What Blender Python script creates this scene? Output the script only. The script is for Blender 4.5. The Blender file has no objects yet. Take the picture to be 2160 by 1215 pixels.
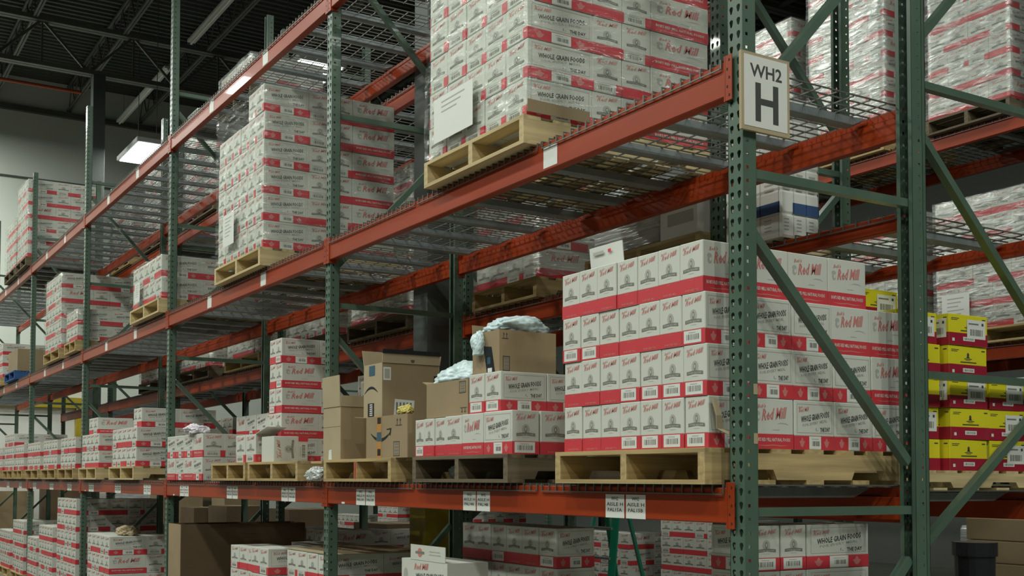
import bpy, math, random
from mathutils import Vector, Matrix, noise
D = bpy.data
SC = bpy.context.scene
COL = SC.collection
RND = random.Random(7)

# ------------------------------------------------------------------ camera, world, lights, exposure
FPX, CX, CY = 2340.3, 909.6, 927.0
cam_d = D.cameras.new('camera')
cam_d.sensor_width = 36.0
cam_d.lens = FPX / 2160 * 36
cam_d.shift_x = (1080 - CX) / 2160
cam_d.shift_y = (CY - 607.5) / 2160
cam_d.clip_end = 200
cam = D.objects.new('camera', cam_d)
COL.objects.link(cam)
_r = Vector((0.49315427, 0.86993207, 0.00413113))
_u = Vector((0.02953443, -0.02148834, 0.99933276))
_f = Vector((-0.86944039, 0.49270321, 0.03629001))
CAM = Vector((3.00560, -3.03999, 1.64115))
cam.matrix_world = Matrix(((_r.x, _u.x, -_f.x, CAM.x), (_r.y, _u.y, -_f.y, CAM.y), (_r.z, _u.z, -_f.z, CAM.z), (0, 0, 0, 1)))
SC.camera = cam

SC.view_settings.view_transform = 'Standard'
SC.view_settings.look = 'None'
SC.view_settings.gamma = 1.0
SC.view_settings.use_curve_mapping = False
SC.view_settings.exposure = -0.32
SC.cycles.max_bounces = 8
SC.cycles.transparent_max_bounces = 24
SC.cycles.caustics_reflective = False
SC.cycles.caustics_refractive = False

world = D.worlds.new('warehouse_air')
SC.world = world
world.use_nodes = True
world.node_tree.nodes['Background'].inputs[0].default_value = (0.62, 0.70, 0.62, 1)
world.node_tree.nodes['Background'].inputs[1].default_value = 0.065

def area(name, loc, size, power, rot=(0, 0, 0), col=(0.95, 1.0, 0.90)):
    l = D.lights.new(name, 'AREA')
    l.shape = 'RECTANGLE'
    l.size, l.size_y = size
    l.energy = power
    l.color = col
    o = D.objects.new(name, l)
    o.location = loc
    o.rotation_euler = rot
    COL.objects.link(o)
    return o
# high-bay lamps over the aisles before and behind the rack row, with unseen fill lamps added
LAMPS_FRONT_AND_FILL = [(6.0, -4.6, 9.6), (0.0, -4.6, 9.6), (-6.0, -4.6, 9.6), (-12.0, -4.6, 9.6), (-18.0, -4.6, 9.6), (6.0, -8.4, 9.6), (0.0, -8.4, 9.6), (-6.0, -8.4, 9.6), (-12.0, -8.4, 9.6), (-21.6, -1.7, 10.0), (-23.0, -2.4, 10.0), (7.6, -.6, 9.4), (7.6, 2.6, 9.4)]  # final pairs added out of view to brighten the end wall and end faces
LAMPS_BACK = [(4.6, 4.1, 8.3), (-1.4, 4.1, 8.3), (-7.4, 4.1, 8.3), (-13.9, 4.07, 8.3), (-19.5, 2.98, 8.3)]
for k, p in enumerate(LAMPS_FRONT_AND_FILL):
    area('high_bay_and_fill_light', (p[0], p[1], p[2] - 0.09), (1.1, 0.55), 300)
for k, p in enumerate(LAMPS_BACK):
    area('high_bay_and_fill_light', (p[0], p[1], p[2] - 0.03), (2.0, 0.9), (70, 75, 120, 150, 170)[k])

# ------------------------------------------------------------------ materials
MATS = {}
def nodes_of(name):
    m = D.materials.new(name)
    m.use_nodes = True
    nt = m.node_tree
    return m, nt, nt.nodes['Principled BSDF']

def mat(name, col, rough=0.6, metal=0.0, spec=0.5, var=0.0, vscale=3.0, bump=0.0, bscale=60.0, coat=0.0, stretch=None, emit=0.0, hue=None):
    m, nt, b = nodes_of(name)
    b.inputs['Roughness'].default_value = rough
    b.inputs['Metallic'].default_value = metal
    b.inputs['Specular IOR Level'].default_value = spec
    b.inputs['Coat Weight'].default_value = coat
    b.inputs['Base Color'].default_value = (*col, 1)
    tc = nt.nodes.new('ShaderNodeTexCoord')
    mp = nt.nodes.new('ShaderNodeMapping')
    nt.links.new(tc.outputs['Object'], mp.inputs['Vector'])
    if stretch:
        mp.inputs['Scale'].default_value = stretch
    if var > 0:
        n = nt.nodes.new('ShaderNodeTexNoise')
        n.inputs['Scale'].default_value = vscale
        n.inputs['Detail'].default_value = 6
        nt.links.new(mp.outputs[0], n.inputs['Vector'])
        r = nt.nodes.new('ShaderNodeValToRGB')
        r.color_ramp.elements[0].position = 0.3
        r.color_ramp.elements[1].position = 0.7
        lo = hue or tuple(c * (1 - var) for c in col)
        r.color_ramp.elements[0].color = (*lo, 1)
        r.color_ramp.elements[1].color = (*[min(1, c * (1 + var * 0.5)) for c in col], 1)
        nt.links.new(n.outputs['Fac'], r.inputs[0])
        nt.links.new(r.outputs[0], b.inputs['Base Color'])
    if bump > 0:
        n2 = nt.nodes.new('ShaderNodeTexNoise')
        n2.inputs['Scale'].default_value = bscale
        nt.links.new(mp.outputs[0], n2.inputs['Vector'])
        bp = nt.nodes.new('ShaderNodeBump')
        bp.inputs['Strength'].default_value = bump
        bp.inputs['Distance'].default_value = 0.01
        nt.links.new(n2.outputs['Fac'], bp.inputs['Height'])
        nt.links.new(bp.outputs[0], b.inputs['Normal'])
    if emit > 0:
        b.inputs['Emission Color'].default_value = (*col, 1)
        b.inputs['Emission Strength'].default_value = emit
    MATS[name] = m
    return m

mat('carton_white', (0.63, 0.64, 0.58), 0.55, var=0.06, vscale=2.0)
mat('print_red', (0.62, 0.045, 0.06), 0.5)
mat('print_pale_red', (0.60, 0.20, 0.19), 0.5)
mat('print_logo', (0.60, 0.25, 0.23), 0.5)
mat('print_grey', (0.20, 0.195, 0.17), 0.6)
mat('print_pale_grey', (0.42, 0.42, 0.38), 0.6)
mat('print_dark', (0.055, 0.055, 0.05), 0.6)
mat('paper_white', (0.74, 0.75, 0.71), 0.5)
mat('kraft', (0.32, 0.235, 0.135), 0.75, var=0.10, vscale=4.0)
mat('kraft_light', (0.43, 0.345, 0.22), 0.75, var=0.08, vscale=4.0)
mat('kraft_dark', (0.13, 0.085, 0.045), 0.8, var=0.15, vscale=3.0)  # darker kraft: shade put into the colour of far cartons; also print marks
mat('rack_green', (0.085, 0.140, 0.100), 0.34, spec=0.6, var=0.15, vscale=6.0, coat=0.2)
mat('rack_dark', (0.012, 0.016, 0.014), 0.8)
mat('beam_orange', (0.33, 0.040, 0.007), 0.40, spec=0.30, var=0.12, vscale=3.0, coat=0.05, stretch=(0.4, 3, 3))
mat('galvanized', (0.28, 0.31, 0.32), 0.42, metal=0.35, var=0.2, vscale=8.0)
mat('wire', (0.15, 0.15, 0.135), 0.45, metal=0.4)
for _n, _c, _v in (('pallet_wood', (0.50, 0.365, 0.17), .42), ('pallet_pale', (0.60, 0.47, 0.25), .32), ('pallet_dark', (0.16, 0.125, 0.075), .5), ('pallet_blue', (0.03, 0.10, 0.28), .3)):
    mat(_n, _c, 0.78, var=_v, vscale=1.6, stretch=(1.0, 16, 22), bump=0.08, bscale=3)
    mat(_n + '_long', _c, 0.78, var=_v, vscale=1.6, stretch=(22, 1.0, 22), bump=0.08, bscale=3)
mat('floor_concrete', (0.22, 0.22, 0.19), 0.35, var=0.25, vscale=0.6, spec=0.5)
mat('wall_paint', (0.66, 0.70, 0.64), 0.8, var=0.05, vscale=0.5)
mat('wall_dim', (0.16, 0.17, 0.155), 0.8, var=0.05, vscale=0.5)  # dimmed copy of the wall paint; background gloom put into its colour
mat('deck_steel', (0.065, 0.072, 0.068), 0.6, metal=0.2)
mat('joist_steel', (0.12, 0.125, 0.115), 0.5, metal=0.2, var=0.2, vscale=2)
mat('column_grey', (0.085, 0.095, 0.092), 0.55, var=0.15, vscale=1.5)
mat('guard_yellow', (0.40, 0.30, 0.01), 0.5, var=0.2, vscale=3)
mat('carton_yellow', (0.74, 0.66, 0.02), 0.45)
mat('carton_crimson', (0.34, 0.012, 0.035), 0.45)
mat('tape_black', (0.02, 0.022, 0.026), 0.3)
mat('tape_blue', (0.05, 0.12, 0.17), 0.3)
mat('tape_yellow', (0.55, 0.46, 0.12), 0.6)
mat('tape_orange', (0.50, 0.24, 0.06), 0.4)
mat('bubble', (0.64, 0.79, 0.82), 0.35, var=0.12, vscale=9, bump=0.5, bscale=30, spec=0.6)
mat('tissue', (0.70, 0.66, 0.72), 0.7)
mat('ladder_green', (0.01, 0.22, 0.13), 0.45)
mat('blue_steel', (0.02, 0.055, 0.085), 0.5)
mat('lamp_glow', (0.95, 1.0, 0.97), 0.4, emit=9.0)
mat('lamp_body', (0.55, 0.56, 0.55), 0.5)
mat('silver_film', (0.52, 0.54, 0.53), 0.28, spec=0.8, var=0.35, vscale=5, stretch=(1, 1, 7), bump=0.6, bscale=9)
mat('print_blue', (0.04, 0.09, 0.22), 0.5)
mat('pipe_red', (0.42, 0.06, 0.02), 0.5)
mat('soap', (0.62, 0.62, 0.56), 0.6)

def film_material(name='stretch_film', lo=.03, hi=.28, f0=.46, f1=.76, tone=.75, rough=.16):
    m = D.materials.new(name)
    m.use_nodes = True
    nt = m.node_tree
    nt.nodes.clear()
    out = nt.nodes.new('ShaderNodeOutputMaterial')
    tr = nt.nodes.new('ShaderNodeBsdfTransparent')
    tr.inputs[0].default_value = (0.97, 0.98, 0.97, 1)
    gl = nt.nodes.new('ShaderNodeBsdfGlossy')
    gl.inputs['Roughness'].default_value = rough
    gl.inputs[0].default_value = (0.86, 0.88, 0.87, 1)
    df = nt.nodes.new('ShaderNodeBsdfDiffuse')
    df.inputs[0].default_value = (tone, tone * 1.02, tone, 1)
    tc = nt.nodes.new('ShaderNodeTexCoord')
    mp = nt.nodes.new('ShaderNodeMapping')
    mp.inputs['Scale'].default_value = (1.0, 1.0, 5.0)
    mp.inputs['Rotation'].default_value = (0.12, 0.16, 0.0)
    nt.links.new(tc.outputs['Object'], mp.inputs[0])
    n = nt.nodes.new('ShaderNodeTexNoise')
    n.inputs['Scale'].default_value = 5.0
    n.inputs['Detail'].default_value = 5
    n.inputs['Distortion'].default_value = 0.8
    nt.links.new(mp.outputs[0], n.inputs['Vector'])
    bp = nt.nodes.new('ShaderNodeBump')
    bp.inputs['Strength'].default_value = 0.6
    bp.inputs['Distance'].default_value = 0.03
    nt.links.new(n.outputs['Fac'], bp.inputs['Height'])
    nt.links.new(bp.outputs[0], gl.inputs['Normal'])
    r = nt.nodes.new('ShaderNodeMapRange')
    r.inputs['From Min'].default_value = f0
    r.inputs['From Max'].default_value = f1
    r.inputs['To Min'].default_value = lo
    r.inputs['To Max'].default_value = hi
    nt.links.new(n.outputs['Fac'], r.inputs[0])
    m1 = nt.nodes.new('ShaderNodeMixShader')
    m1.inputs[0].default_value = 0.25
    nt.links.new(gl.outputs[0], m1.inputs[1])
    nt.links.new(df.outputs[0], m1.inputs[2])
    m2 = nt.nodes.new('ShaderNodeMixShader')
    nt.links.new(r.outputs[0], m2.inputs[0])
    nt.links.new(tr.outputs[0], m2.inputs[1])
    nt.links.new(m1.outputs[0], m2.inputs[2])
    nt.links.new(m2.outputs[0], out.inputs[0])
    MATS[name] = m
film_material()
film_material('dense_film', .14, .58, .42, .76, .40, .30)

# ------------------------------------------------------------------ mesh helpers
class MB:
    """Collects boxes, bars, tubes and printed marks; mesh() turns them into ONE mesh."""
    def __init__(self):
        self.v, self.f, self.m, self.names = [], [], [], []
    def mi(self, name):
        if name not in self.names:
            self.names.append(name)
        return self.names.index(name)
    def poly(self, pts, mname):
        n = len(self.v)
        self.v += [tuple(p) for p in pts]
        self.f.append(tuple(range(n, n + len(pts))))
        self.m.append(self.mi(mname))
    def raw(self, verts, faces, mname):
        n = len(self.v)
        k = self.mi(mname)
        self.v += [tuple(p) for p in verts]
        for f in faces:
            self.f.append(tuple(i + n for i in f))
            self.m.append(k)
    def box(self, x0, x1, y0, y1, z0, z1, mname):
        vs = [(x0, y0, z0), (x1, y0, z0), (x1, y1, z0), (x0, y1, z0), (x0, y0, z1), (x1, y0, z1), (x1, y1, z1), (x0, y1, z1)]
        fs = [(0, 3, 2, 1), (4, 5, 6, 7), (0, 1, 5, 4), (1, 2, 6, 5), (2, 3, 7, 6), (3, 0, 4, 7)]
        self.raw(vs, fs, mname)
    def cbox(self, x0, x1, y0, y1, z0, z1, c, mname):
        """box with chamfered vertical edges and rims"""
        def ring(z, i):
            return [(x0 + c, y0 + i, z), (x1 - c, y0 + i, z), (x1 - i, y0 + c, z), (x1 - i, y1 - c, z), (x1 - c, y1 - i, z), (x0 + c, y1 - i, z), (x0 + i, y1 - c, z), (x0 + i, y0 + c, z)]
        rings = [ring(z0, c * .5), ring(z0 + c, 0), ring(z1 - c, 0), ring(z1, c * .5)]
        vs = [p for r in rings for p in r]
        fs = [tuple(reversed(range(8))), tuple(range(24, 32))]
        for a in range(3):
            for k in range(8):
                fs.append((a * 8 + k, a * 8 + (k + 1) % 8, a * 8 + 8 + (k + 1) % 8, a * 8 + 8 + k))
        self.raw(vs, fs, mname)
    def bar(self, a, b, w, h, mname, up=(0, 0, 1)):
        a, b = Vector(a), Vector(b)
        d = (b - a).normalized()
        s = d.cross(Vector(up))
        if s.length < 1e-4:
            s = d.cross(Vector((1, 0, 0)))
        s.normalize()
        t = s.cross(d)
        s, t = s * w / 2, t * h / 2
        vs = [a - s - t, a + s - t, a + s + t, a - s + t, b - s - t, b + s - t, b + s + t, b - s + t]
        self.raw(vs, [(0, 1, 2, 3), (7, 6, 5, 4), (0, 4, 5, 1), (1, 5, 6, 2), (2, 6, 7, 3), (3, 7, 4, 0)], mname)
    def tube(self, a, b, r, mname, n=8):
        a, b = Vector(a), Vector(b)
        d = (b - a).normalized()
        s = d.orthogonal().normalized()
        t = d.cross(s)
        ring = [s * math.cos(k * math.tau / n) * r + t * math.sin(k * math.tau / n) * r for k in range(n)]
        vs = [a + q for q in ring] + [b + q for q in ring]
        fs = [tuple(reversed(range(n))), tuple(range(n, 2 * n))] + [(k, (k + 1) % n, n + (k + 1) % n, n + k) for k in range(n)]
        self.raw(vs, fs, mname)
    def mesh(self, name, smooth=False):
        me = D.meshes.new(name)
        me.from_pydata(self.v, [], self.f)
        for n in self.names:
            me.materials.append(MATS[n])
        me.polygons.foreach_set('material_index', self.m)
        if smooth:
            me.polygons.foreach_set('use_smooth', [True] * len(self.f))
        me.update()
        return me

def link(name, me, parent=None, loc=None, rot=None):
    o = D.objects.new(name, me)
    COL.objects.link(o)
    if parent is not None:
        o.parent = parent
    if loc is not None:
        o.location = loc
    if rot is not None:
        o.rotation_euler = rot
    return o

def tag(o, label=None, cat=None, group=None, kind='thing'):
    if label: o['label'] = label
    if cat: o['category'] = cat
    if group: o['group'] = group
    if kind: o['kind'] = kind
    return o

def root(name, loc, label, cat, group=None, rz=0.0):
    o = link(name, None, None, loc, (0, 0, rz))
    return tag(o, label, cat, group)

def struct(name, mb):
    o = link(name, mb.mesh(name))
    o['kind'] = 'structure'
    return o

ORD = ['first', 'second', 'third', 'fourth', 'fifth', 'sixth', 'seventh', 'eighth', 'ninth', 'tenth', 'eleventh', 'twelfth', 'thirteenth', 'fourteenth', 'fifteenth', 'sixteenth']

# ------------------------------------------------------------------ lettering as geometry
_TXT = {}
def text_geo(s, bold=0.0, shear=0.0, res=2):
    """verts (2D, height of the line's box = 1 at the baseline 0) and faces of a line of lettering"""
    key = (s, bold, shear, res)
    if key in _TXT:
        return _TXT[key]
    c = D.curves.new('lettering', 'FONT')
    c.body = s
    c.size = 1.0
    c.offset = bold
    c.shear = shear
    c.resolution_u = res
    o = D.objects.new('lettering', c)
    COL.objects.link(o)
    dg = bpy.context.evaluated_depsgraph_get()
    me = o.evaluated_get(dg).to_mesh()
    vs = [(v.co.x, v.co.y) for v in me.vertices]
    fs = [tuple(p.vertices) for p in me.polygons]
    o.evaluated_get(dg).to_mesh_clear()
    D.objects.remove(o)
    D.curves.remove(c)
    x0, x1 = min(v[0] for v in vs), max(v[0] for v in vs)
    y0, y1 = min(v[1] for v in vs), max(v[1] for v in vs)
    vs = [((v[0] - x0) / (x1 - x0), (v[1] - y0) / (y1 - y0)) for v in vs]
    _TXT[key] = (vs, fs)
    return _TXT[key]

class Face:
    """A printed face: origin o, unit vectors u (along) and v (up), outward normal n; sizes in metres."""
    def __init__(self, mb, o, u, v, w, h):
        self.mb, self.o, self.u, self.v, self.w, self.h = mb, Vector(o), Vector(u), Vector(v), w, h
        self.n = self.u.cross(self.v)
    def pt(self, a, b, lift):
        return self.o + self.u * a * self.w + self.v * b * self.h + self.n * lift
    def rect(self, a0, a1, b0, b1, mname, lift=0.0004, slant=0.0):
        self.mb.poly([self.pt(a0, b0, lift), self.pt(a1, b0 + slant, lift), self.pt(a1, b1 + slant, lift), self.pt(a0, b1, lift)], mname)
    def frame(self, a0, a1, b0, b1, t, mname, lift=0.0004):
        ta, tb = t / self.w, t / self.h
        self.rect(a0, a1, b0, b0 + tb, mname, lift)
        self.rect(a0, a1, b1 - tb, b1, mname, lift)
        self.rect(a0, a0 + ta, b0, b1, mname, lift)
        self.rect(a1 - ta, a1, b0, b1, mname, lift)
    def text(self, s, a0, a1, b0, b1, mname, bold=0.0, shear=0.0, slant=0.0, lift=0.0008, res=2):
        vs, fs = text_geo(s, bold, shear, res)
        self.mb.raw([self.pt(a0 + (a1 - a0) * x, b0 + (b1 - b0) * y + slant * x, lift) for x, y in vs], fs, mname)
    def disc(self, a, b, ra, rb, mname, lift=0.0004, n=14, a0=0.0, a1=math.tau):
        pts = [self.pt(a + ra * math.cos(a0 + (a1 - a0) * k / n), b + rb * math.sin(a0 + (a1 - a0) * k / n), lift) for k in range(n)]
        self.mb.poly(pts, mname)
    def poly(self, pts, mname, lift=0.0004):
        self.mb.poly([self.pt(a, b, lift) for a, b in pts], mname)
    def barcode(self, a0, a1, b0, b1, mname, lift=0.0009, n=11, seed=1):
        rr = random.Random(seed)
        for k in range(n):
            x = a0 + (a1 - a0) * k / n
            self.rect(x, x + (a1 - a0) / n * rr.choice((.35, .5, .75)), b0, b1, mname, lift)

# ------------------------------------------------------------------ printed cartons
def end_print(F, bar, lod=0):
    """narrow end: script logo, millstone with a dark banner, red band below with lettering or a barcode label"""
    big = F.w > .165
    F.text("Bob's", .14, .40, .865, .915, 'print_logo', 0.01, .3, .03, res=1)
    F.text('Red Mill', .16, .86, .765, .865, 'print_logo', 0.018, .35, .07, res=1)
    F.disc(.5, .565, .145, .12, 'print_pale_grey')
    F.disc(.5, .57, .05, .075, 'print_grey', .0006, 10)
    F.disc(.5, .575, .022, .04, 'carton_white', .0009, 8)
    F.poly([(.15, .475), (.5, .50), (.85, .475), (.85, .41), (.5, .435), (.15, .41)], 'print_grey', .0010)
    if not lod:
        F.text('STONE GROUND', .21, .79, .432, .462, 'carton_white', 0.0, 0, 0, .0014, 1)
        F.rect(.38, .62, .375, .382, 'print_pale_grey')
    if big and bar:
        F.rect(.80, 1, 0, .285, 'print_red')
        F.rect(.0, .05, 0, .285, 'print_red')
        F.frame(.08, .76, .02, .275, .0015, 'print_pale_grey')
        F.barcode(.2, .68, .08, .18, 'print_grey', .0012, 9)
        F.rect(.22, .6, .215, .235, 'print_pale_grey', .0012)
        return
    F.rect(0, 1, 0, .285, 'print_red')
    F.rect(0, 1, .289, .297, 'print_pale_red')
    if bar:
        F.rect(.09, .84, .03, .275, 'paper_white', .0008)
        F.barcode(.2, .76, .09, .2, 'print_grey', .0012, 9)
        F.rect(.3, .6, .225, .24, 'print_pale_grey', .0012)
    elif not lod:
        F.text("BOB'S RED MILL", .24, .84, .035, .075, 'print_logo', 0.01, 0, 0, .0008, 1)
        F.rect(.42, .58, .25, .256, 'print_logo', .0008)

def grain_print(F, lod=0):
    """long side: framed slanting lettering over a red band with a white label between two leaf marks"""
    if not lod:
        F.frame(.06, .95, .34, .93, .0022, 'print_pale_grey')
        F.text("Bob's", .1, .2, .83, .88, 'print_logo', .01, .3, .01, res=1)
    F.text('Red Mill', .1, .36, .75, .84, 'print_logo', .018, .35, .04, res=1)
    F.text('WHOLE GRAIN FOODS', .16, .87, .545, .675, 'print_dark', .022, .0, .13, res=1)
    F.text('FOR EVERY MEAL', .2, .82, .465, .525, 'print_pale_grey', .01, .0, .115, res=1)
    F.text('THE DAY', .64, .89, .365, .455, 'print_dark', .02, .0, .02, res=1)
    if not lod:
        F.rect(.535, .545, .39, .45, 'print_grey')
        F.rect(.56, .585, .39, .4, 'print_grey')
    F.rect(0, .36, 0, .275, 'print_red')
    F.rect(.66, 1, 0, .275, 'print_red')
    F.rect(0, 1, .28, .288, 'print_red')
    F.rect(.36, .66, .02, .27, 'paper_white', .0003)
    F.barcode(.44, .62, .08, .18, 'print_grey', .0010, 9, 3)
    if not lod:
        F.rect(.42, .6, .215, .228, 'print_pale_grey', .0008)
        for a in (.18, .8):
            F.poly([(a - .07, .17), (a - .03, .18), (a - .02, .22), (a, .25), (a + .02, .22), (a + .03, .18), (a + .07, .17), (a + .03, .07), (a + .01, .05), (a - .01, .05), (a - .03, .07)], 'print_pale_red', .0008)

def mill_print(F, lod=0):
    """long side: large script logo beside a small grey oval sketch, lettering on the red band"""
    F.text("Bob's", .14, .34, .8, .88, 'print_logo', .02, .3, .02, res=1)
    F.text('Red Mill', .245, .845, .553, .783, 'print_pale_grey', .022, .3, .06, .0003, res=1)
    F.text('Red Mill', .24, .84, .56, .79, 'print_pale_red', .022, .3, .06, res=1)
    if not lod:
        F.disc(.15, .70, .055, .05, 'print_pale_grey')
        F.disc(.155, .62, .05, .075, 'print_pale_grey', .0005)
        F.disc(.17, .63, .025, .04, 'carton_white', .0008)
        F.poly([(.6, .5), (.7, .53), (.82, .52), (.9, .47), (.82, .505), (.7, .51)], 'print_pale_grey')
        F.rect(.5, .66, .375, .388, 'print_pale_grey')
    F.rect(0, 1, 0, .30, 'print_red')
    if not lod:
        F.text("BOB'S RED MILL NATURAL FOODS", .08, .92, .15, .225, 'carton_white', .02, 0, 0, res=1)
        F.poly([(.1, .08), (.3, .055), (.5, .07), (.7, .055), (.9, .08), (.7, .075), (.5, .09), (.3, .075)], 'print_pale_red', .0008)

_CART = {}
def carton_mesh(w, l, h, side='grain', bar=False, lod=0, both=True, side2=None):
    """carton with its narrow ends toward -Y/+Y (w wide) and its long sides toward -X/+X (l long); origin at the base centre"""
    key = (round(w, 3), round(l, 3), round(h, 3), side, bar, lod, both, side2)
    if key in _CART:
        return _CART[key]
    mb = MB()
    if lod:
        mb.box(-w / 2, w / 2, -l / 2, l / 2, 0, h, 'carton_white')
    else:
        mb.cbox(-w / 2, w / 2, -l / 2, l / 2, 0, h, 0.003, 'carton_white')
    e = 0.0002
    end_print(Face(mb, (-w / 2, -l / 2 - e, 0), (1, 0, 0), (0, 0, 1), w, h), bar, lod)
    fn = {'grain': grain_print, 'mill': mill_print}
    fn[side](Face(mb, (w / 2 + e, -l / 2, 0), (0, 1, 0), (0, 0, 1), l, h), lod)
    if both:
        end_print(Face(mb, (w / 2, l / 2 + e, 0), (-1, 0, 0), (0, 0, 1), w, h), not bar, lod)
        fn[side2 or side](Face(mb, (-w / 2 - e, l / 2, 0), (0, -1, 0), (0, 0, 1), l, h), lod)
    me = mb.mesh('carton')
    _CART[key] = me
    return me

STUFF = []          # far cartons gathered into one object: (mesh, matrix)
N_CARTONS = [0]
def carton(x, y, z, w, l, h, side, bar, rz, label, group, far=False, side2=None):
    """one carton standing with its base centre at x, y, z"""
    jit = 0.0 if far else RND.uniform(-.006, .006)
    if far:
        STUFF.append((carton_mesh(w, l, h, side, bar, 1, False), Matrix.Translation((x, y, z)) @ Matrix.Rotation(rz, 4, 'Z')))
        return None
    o = link('carton', carton_mesh(w, l, h, side, bar, 0, True, side2), None, (x, y, z), (0, 0, rz + jit))
    tag(o, label, 'box', group)
    N_CARTONS[0] += 1
    return o

def stack(where, x0, x1, y0, z0, layers, w, l, h, sidepat, far=False, group=None, mills=(), bars=None, seed=1, front='E', jit=0.006, skip=(), rows=None):
    """A pallet load's visible shell. Front row along X between x0 and x1 with narrow ends to the aisle (front 'E') or long sides (front 'L');
    behind its right-hand corner a column of cartons runs back along Y as sidepat says: L = long side seen, E = narrow end seen."""
    rr = random.Random(seed)
    nf = max(1, round((x1 - x0) / (w if front == 'E' else l)))
    fw = (x1 - x0) / nf
    for k in range(layers):
        z = z0 + k * h
        row = 'top' if k == layers - 1 else ('bottom' if k == 0 else ORD[k] + '-lowest')
        if rows:
            row = rows[k]
        off = rr.uniform(-jit, jit)
        for i in range(nf):
            if (k, i) in skip:
                continue
            bar = bars(k, i) if bars else rr.random() < .4
            side = rr.choice(('grain', 'grain', 'mill'))
            if i == nf - 1 and sidepat:
                side = 'mill' if (mills and (k, 0) in mills) else ('grain' if mills else side)
            xc = x0 + fw * (i + .5) + off
            lab = f'white carton, {ORD[nf - 1 - i]} from corner, aisle side, {row} row, {where}'
            if front == 'E':
                carton(xc, y0 + l / 2 + rr.uniform(0, jit), z, fw - .003, l - .002, h - .003, side, bar, 0, lab, group, far)
            else:
                carton(xc, y0 + w / 2 + rr.uniform(0, jit), z, w - .003, fw - .003, h - .003, side, bar, -math.pi / 2, lab, group, far)
        y = y0 + (l if front == 'E' else w)
        for j, c in enumerate(sidepat[1:] if front == 'E' else sidepat, 1):
            side = 'mill' if (k, j) in mills else 'grain'
            lab = f'white carton, {ORD[j]} back along end face, {row} row, {where}'
            if (k, -j) in skip:
                y += l if c == 'L' else w
                continue
            if c == 'L':
                carton(x1 - w / 2 + off, y + l / 2, z, w - .003, l - .003, h - .003, side, False, 0, lab, group, far)
                y += l
            else:
                carton(x1 - l / 2 + off, y + w / 2, z, w - .003, l - .003, h - .003, side, rr.random() < .6, math.pi / 2, lab, group, far)
                y += w

# ------------------------------------------------------------------ pallets
_PAL = {}
def pallet_meshes(w, d, m):
    key = (round(w, 3), round(d, 3), m)
    if key in _PAL:
        return _PAL[key]
    sz = .14
    s = MB()
    # stringer along Y with two fork notches
    prof = [(0, .018), (.16, .018), (.18, .058), (.36, .058), (.38, .018), (d - .38, .018), (d - .36, .058), (d - .18, .058), (d - .16, .018), (d, .018)]
    hw = .019
    for a, b in zip(prof, prof[1:]):
        vs = [(-hw, a[0], a[1]), (hw, a[0], a[1]), (hw, b[0], b[1]), (-hw, b[0], b[1]), (-hw, a[0], sz - .018), (hw, a[0], sz - .018), (hw, b[0], sz - .018), (-hw, b[0], sz - .018)]
        s.raw(vs, [(0, 3, 2, 1), (4, 5, 6, 7), (1, 2, 6, 5), (3, 0, 4, 7)], m + '_long')
    s.poly([(-hw, 0, .018), (hw, 0, .018), (hw, 0, sz - .018), (-hw, 0, sz - .018)], m + '_long')
    s.poly([(hw, d, .018), (-hw, d, .018), (-hw, d, sz - .018), (hw, d, sz - .018)], m + '_long')
    t = MB()
    n = 7
    bw = .1
    for k in range(n):
        y = k * (d - bw) / (n - 1)
        t.box(-w / 2, w / 2, y, y + bw - .002 * (k % 3), sz - .018, sz, m)
    b = MB()
    for k in range(5):
        y = k * (d - bw) / 4
        b.box(-w / 2, w / 2, y, y + bw, 0, .018, m)
    _PAL[key] = (s.mesh('stringer'), t.mesh('top_deck'), b.mesh('bottom_deck'))
    return _PAL[key]

def pallet(x0, x1, y0, z, m, label, d=1.19, group='wooden pallets on the rack shelves'):
    w = x1 - x0
    s, t, b = pallet_meshes(w, d, m)
    p = root('pallet', ((x0 + x1) / 2, y0, z), label, 'pallet', group)
    for dx in (-w / 2 + .019, 0, w / 2 - .019):
        link('stringer', s, p, (dx, 0, 0))
    link('top_deck', t, p)
    link('bottom_deck', b, p)
    return p

# ------------------------------------------------------------------ stretch film round a load
def wrap(x0, x1, y0, y1, z0, z1, label, skirt=-.004, amp=.012, group='stretch film round the pallet loads', seed=0, film='stretch_film'):
    mb = MB()
    c = .03
    x0 -= .014; x1 += .014; y0 -= .014; y1 += .014
    nx, ny, nz = max(4, int((x1 - x0) / .07)), max(4, int((y1 - y0) / .07)), max(4, int((z1 - z0) / .07))
    ring = []
    for k in range(nx + 1): ring.append((x0 + (x1 - x0) * k / nx, y0, 0, -1))
    for k in range(1, ny + 1): ring.append((x1, y0 + (y1 - y0) * k / ny, 1, 0))
    for k in range(1, nx + 1): ring.append((x1 - (x1 - x0) * k / nx, y1, 0, 1))
    for k in range(1, ny): ring.append((x0, y1 - (y1 - y0) * k / ny, -1, 0))
    n = len(ring)
    for j in range(nz + 1):
        z = z0 - skirt + (z1 - z0 + skirt) * j / nz
        for (x, y, ax, ay) in ring:
            q = noise.noise(Vector((x * 5 + seed, y * 5, z * 9)))
            e = amp * (.5 + q)
            zz = z
            if j == 0:
                zz += .05 * abs(noise.noise(Vector((x * 9 + seed, y * 9, 3.3))))
            mb.v.append((x + ax * e, y + ay * e, zz))
    k0 = mb.mi(film)
    for j in range(nz):
        for i in range(n):
            mb.f.append((j * n + i, j * n + (i + 1) % n, (j + 1) * n + (i + 1) % n, (j + 1) * n + i))
            mb.m.append(k0)
    mb.f.append(tuple(range(nz * n, nz * n + n)))
    mb.m.append(k0)
    o = link('stretch_film', mb.mesh('stretch_film', True))
    return tag(o, label, 'plastic film', group)

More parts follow.
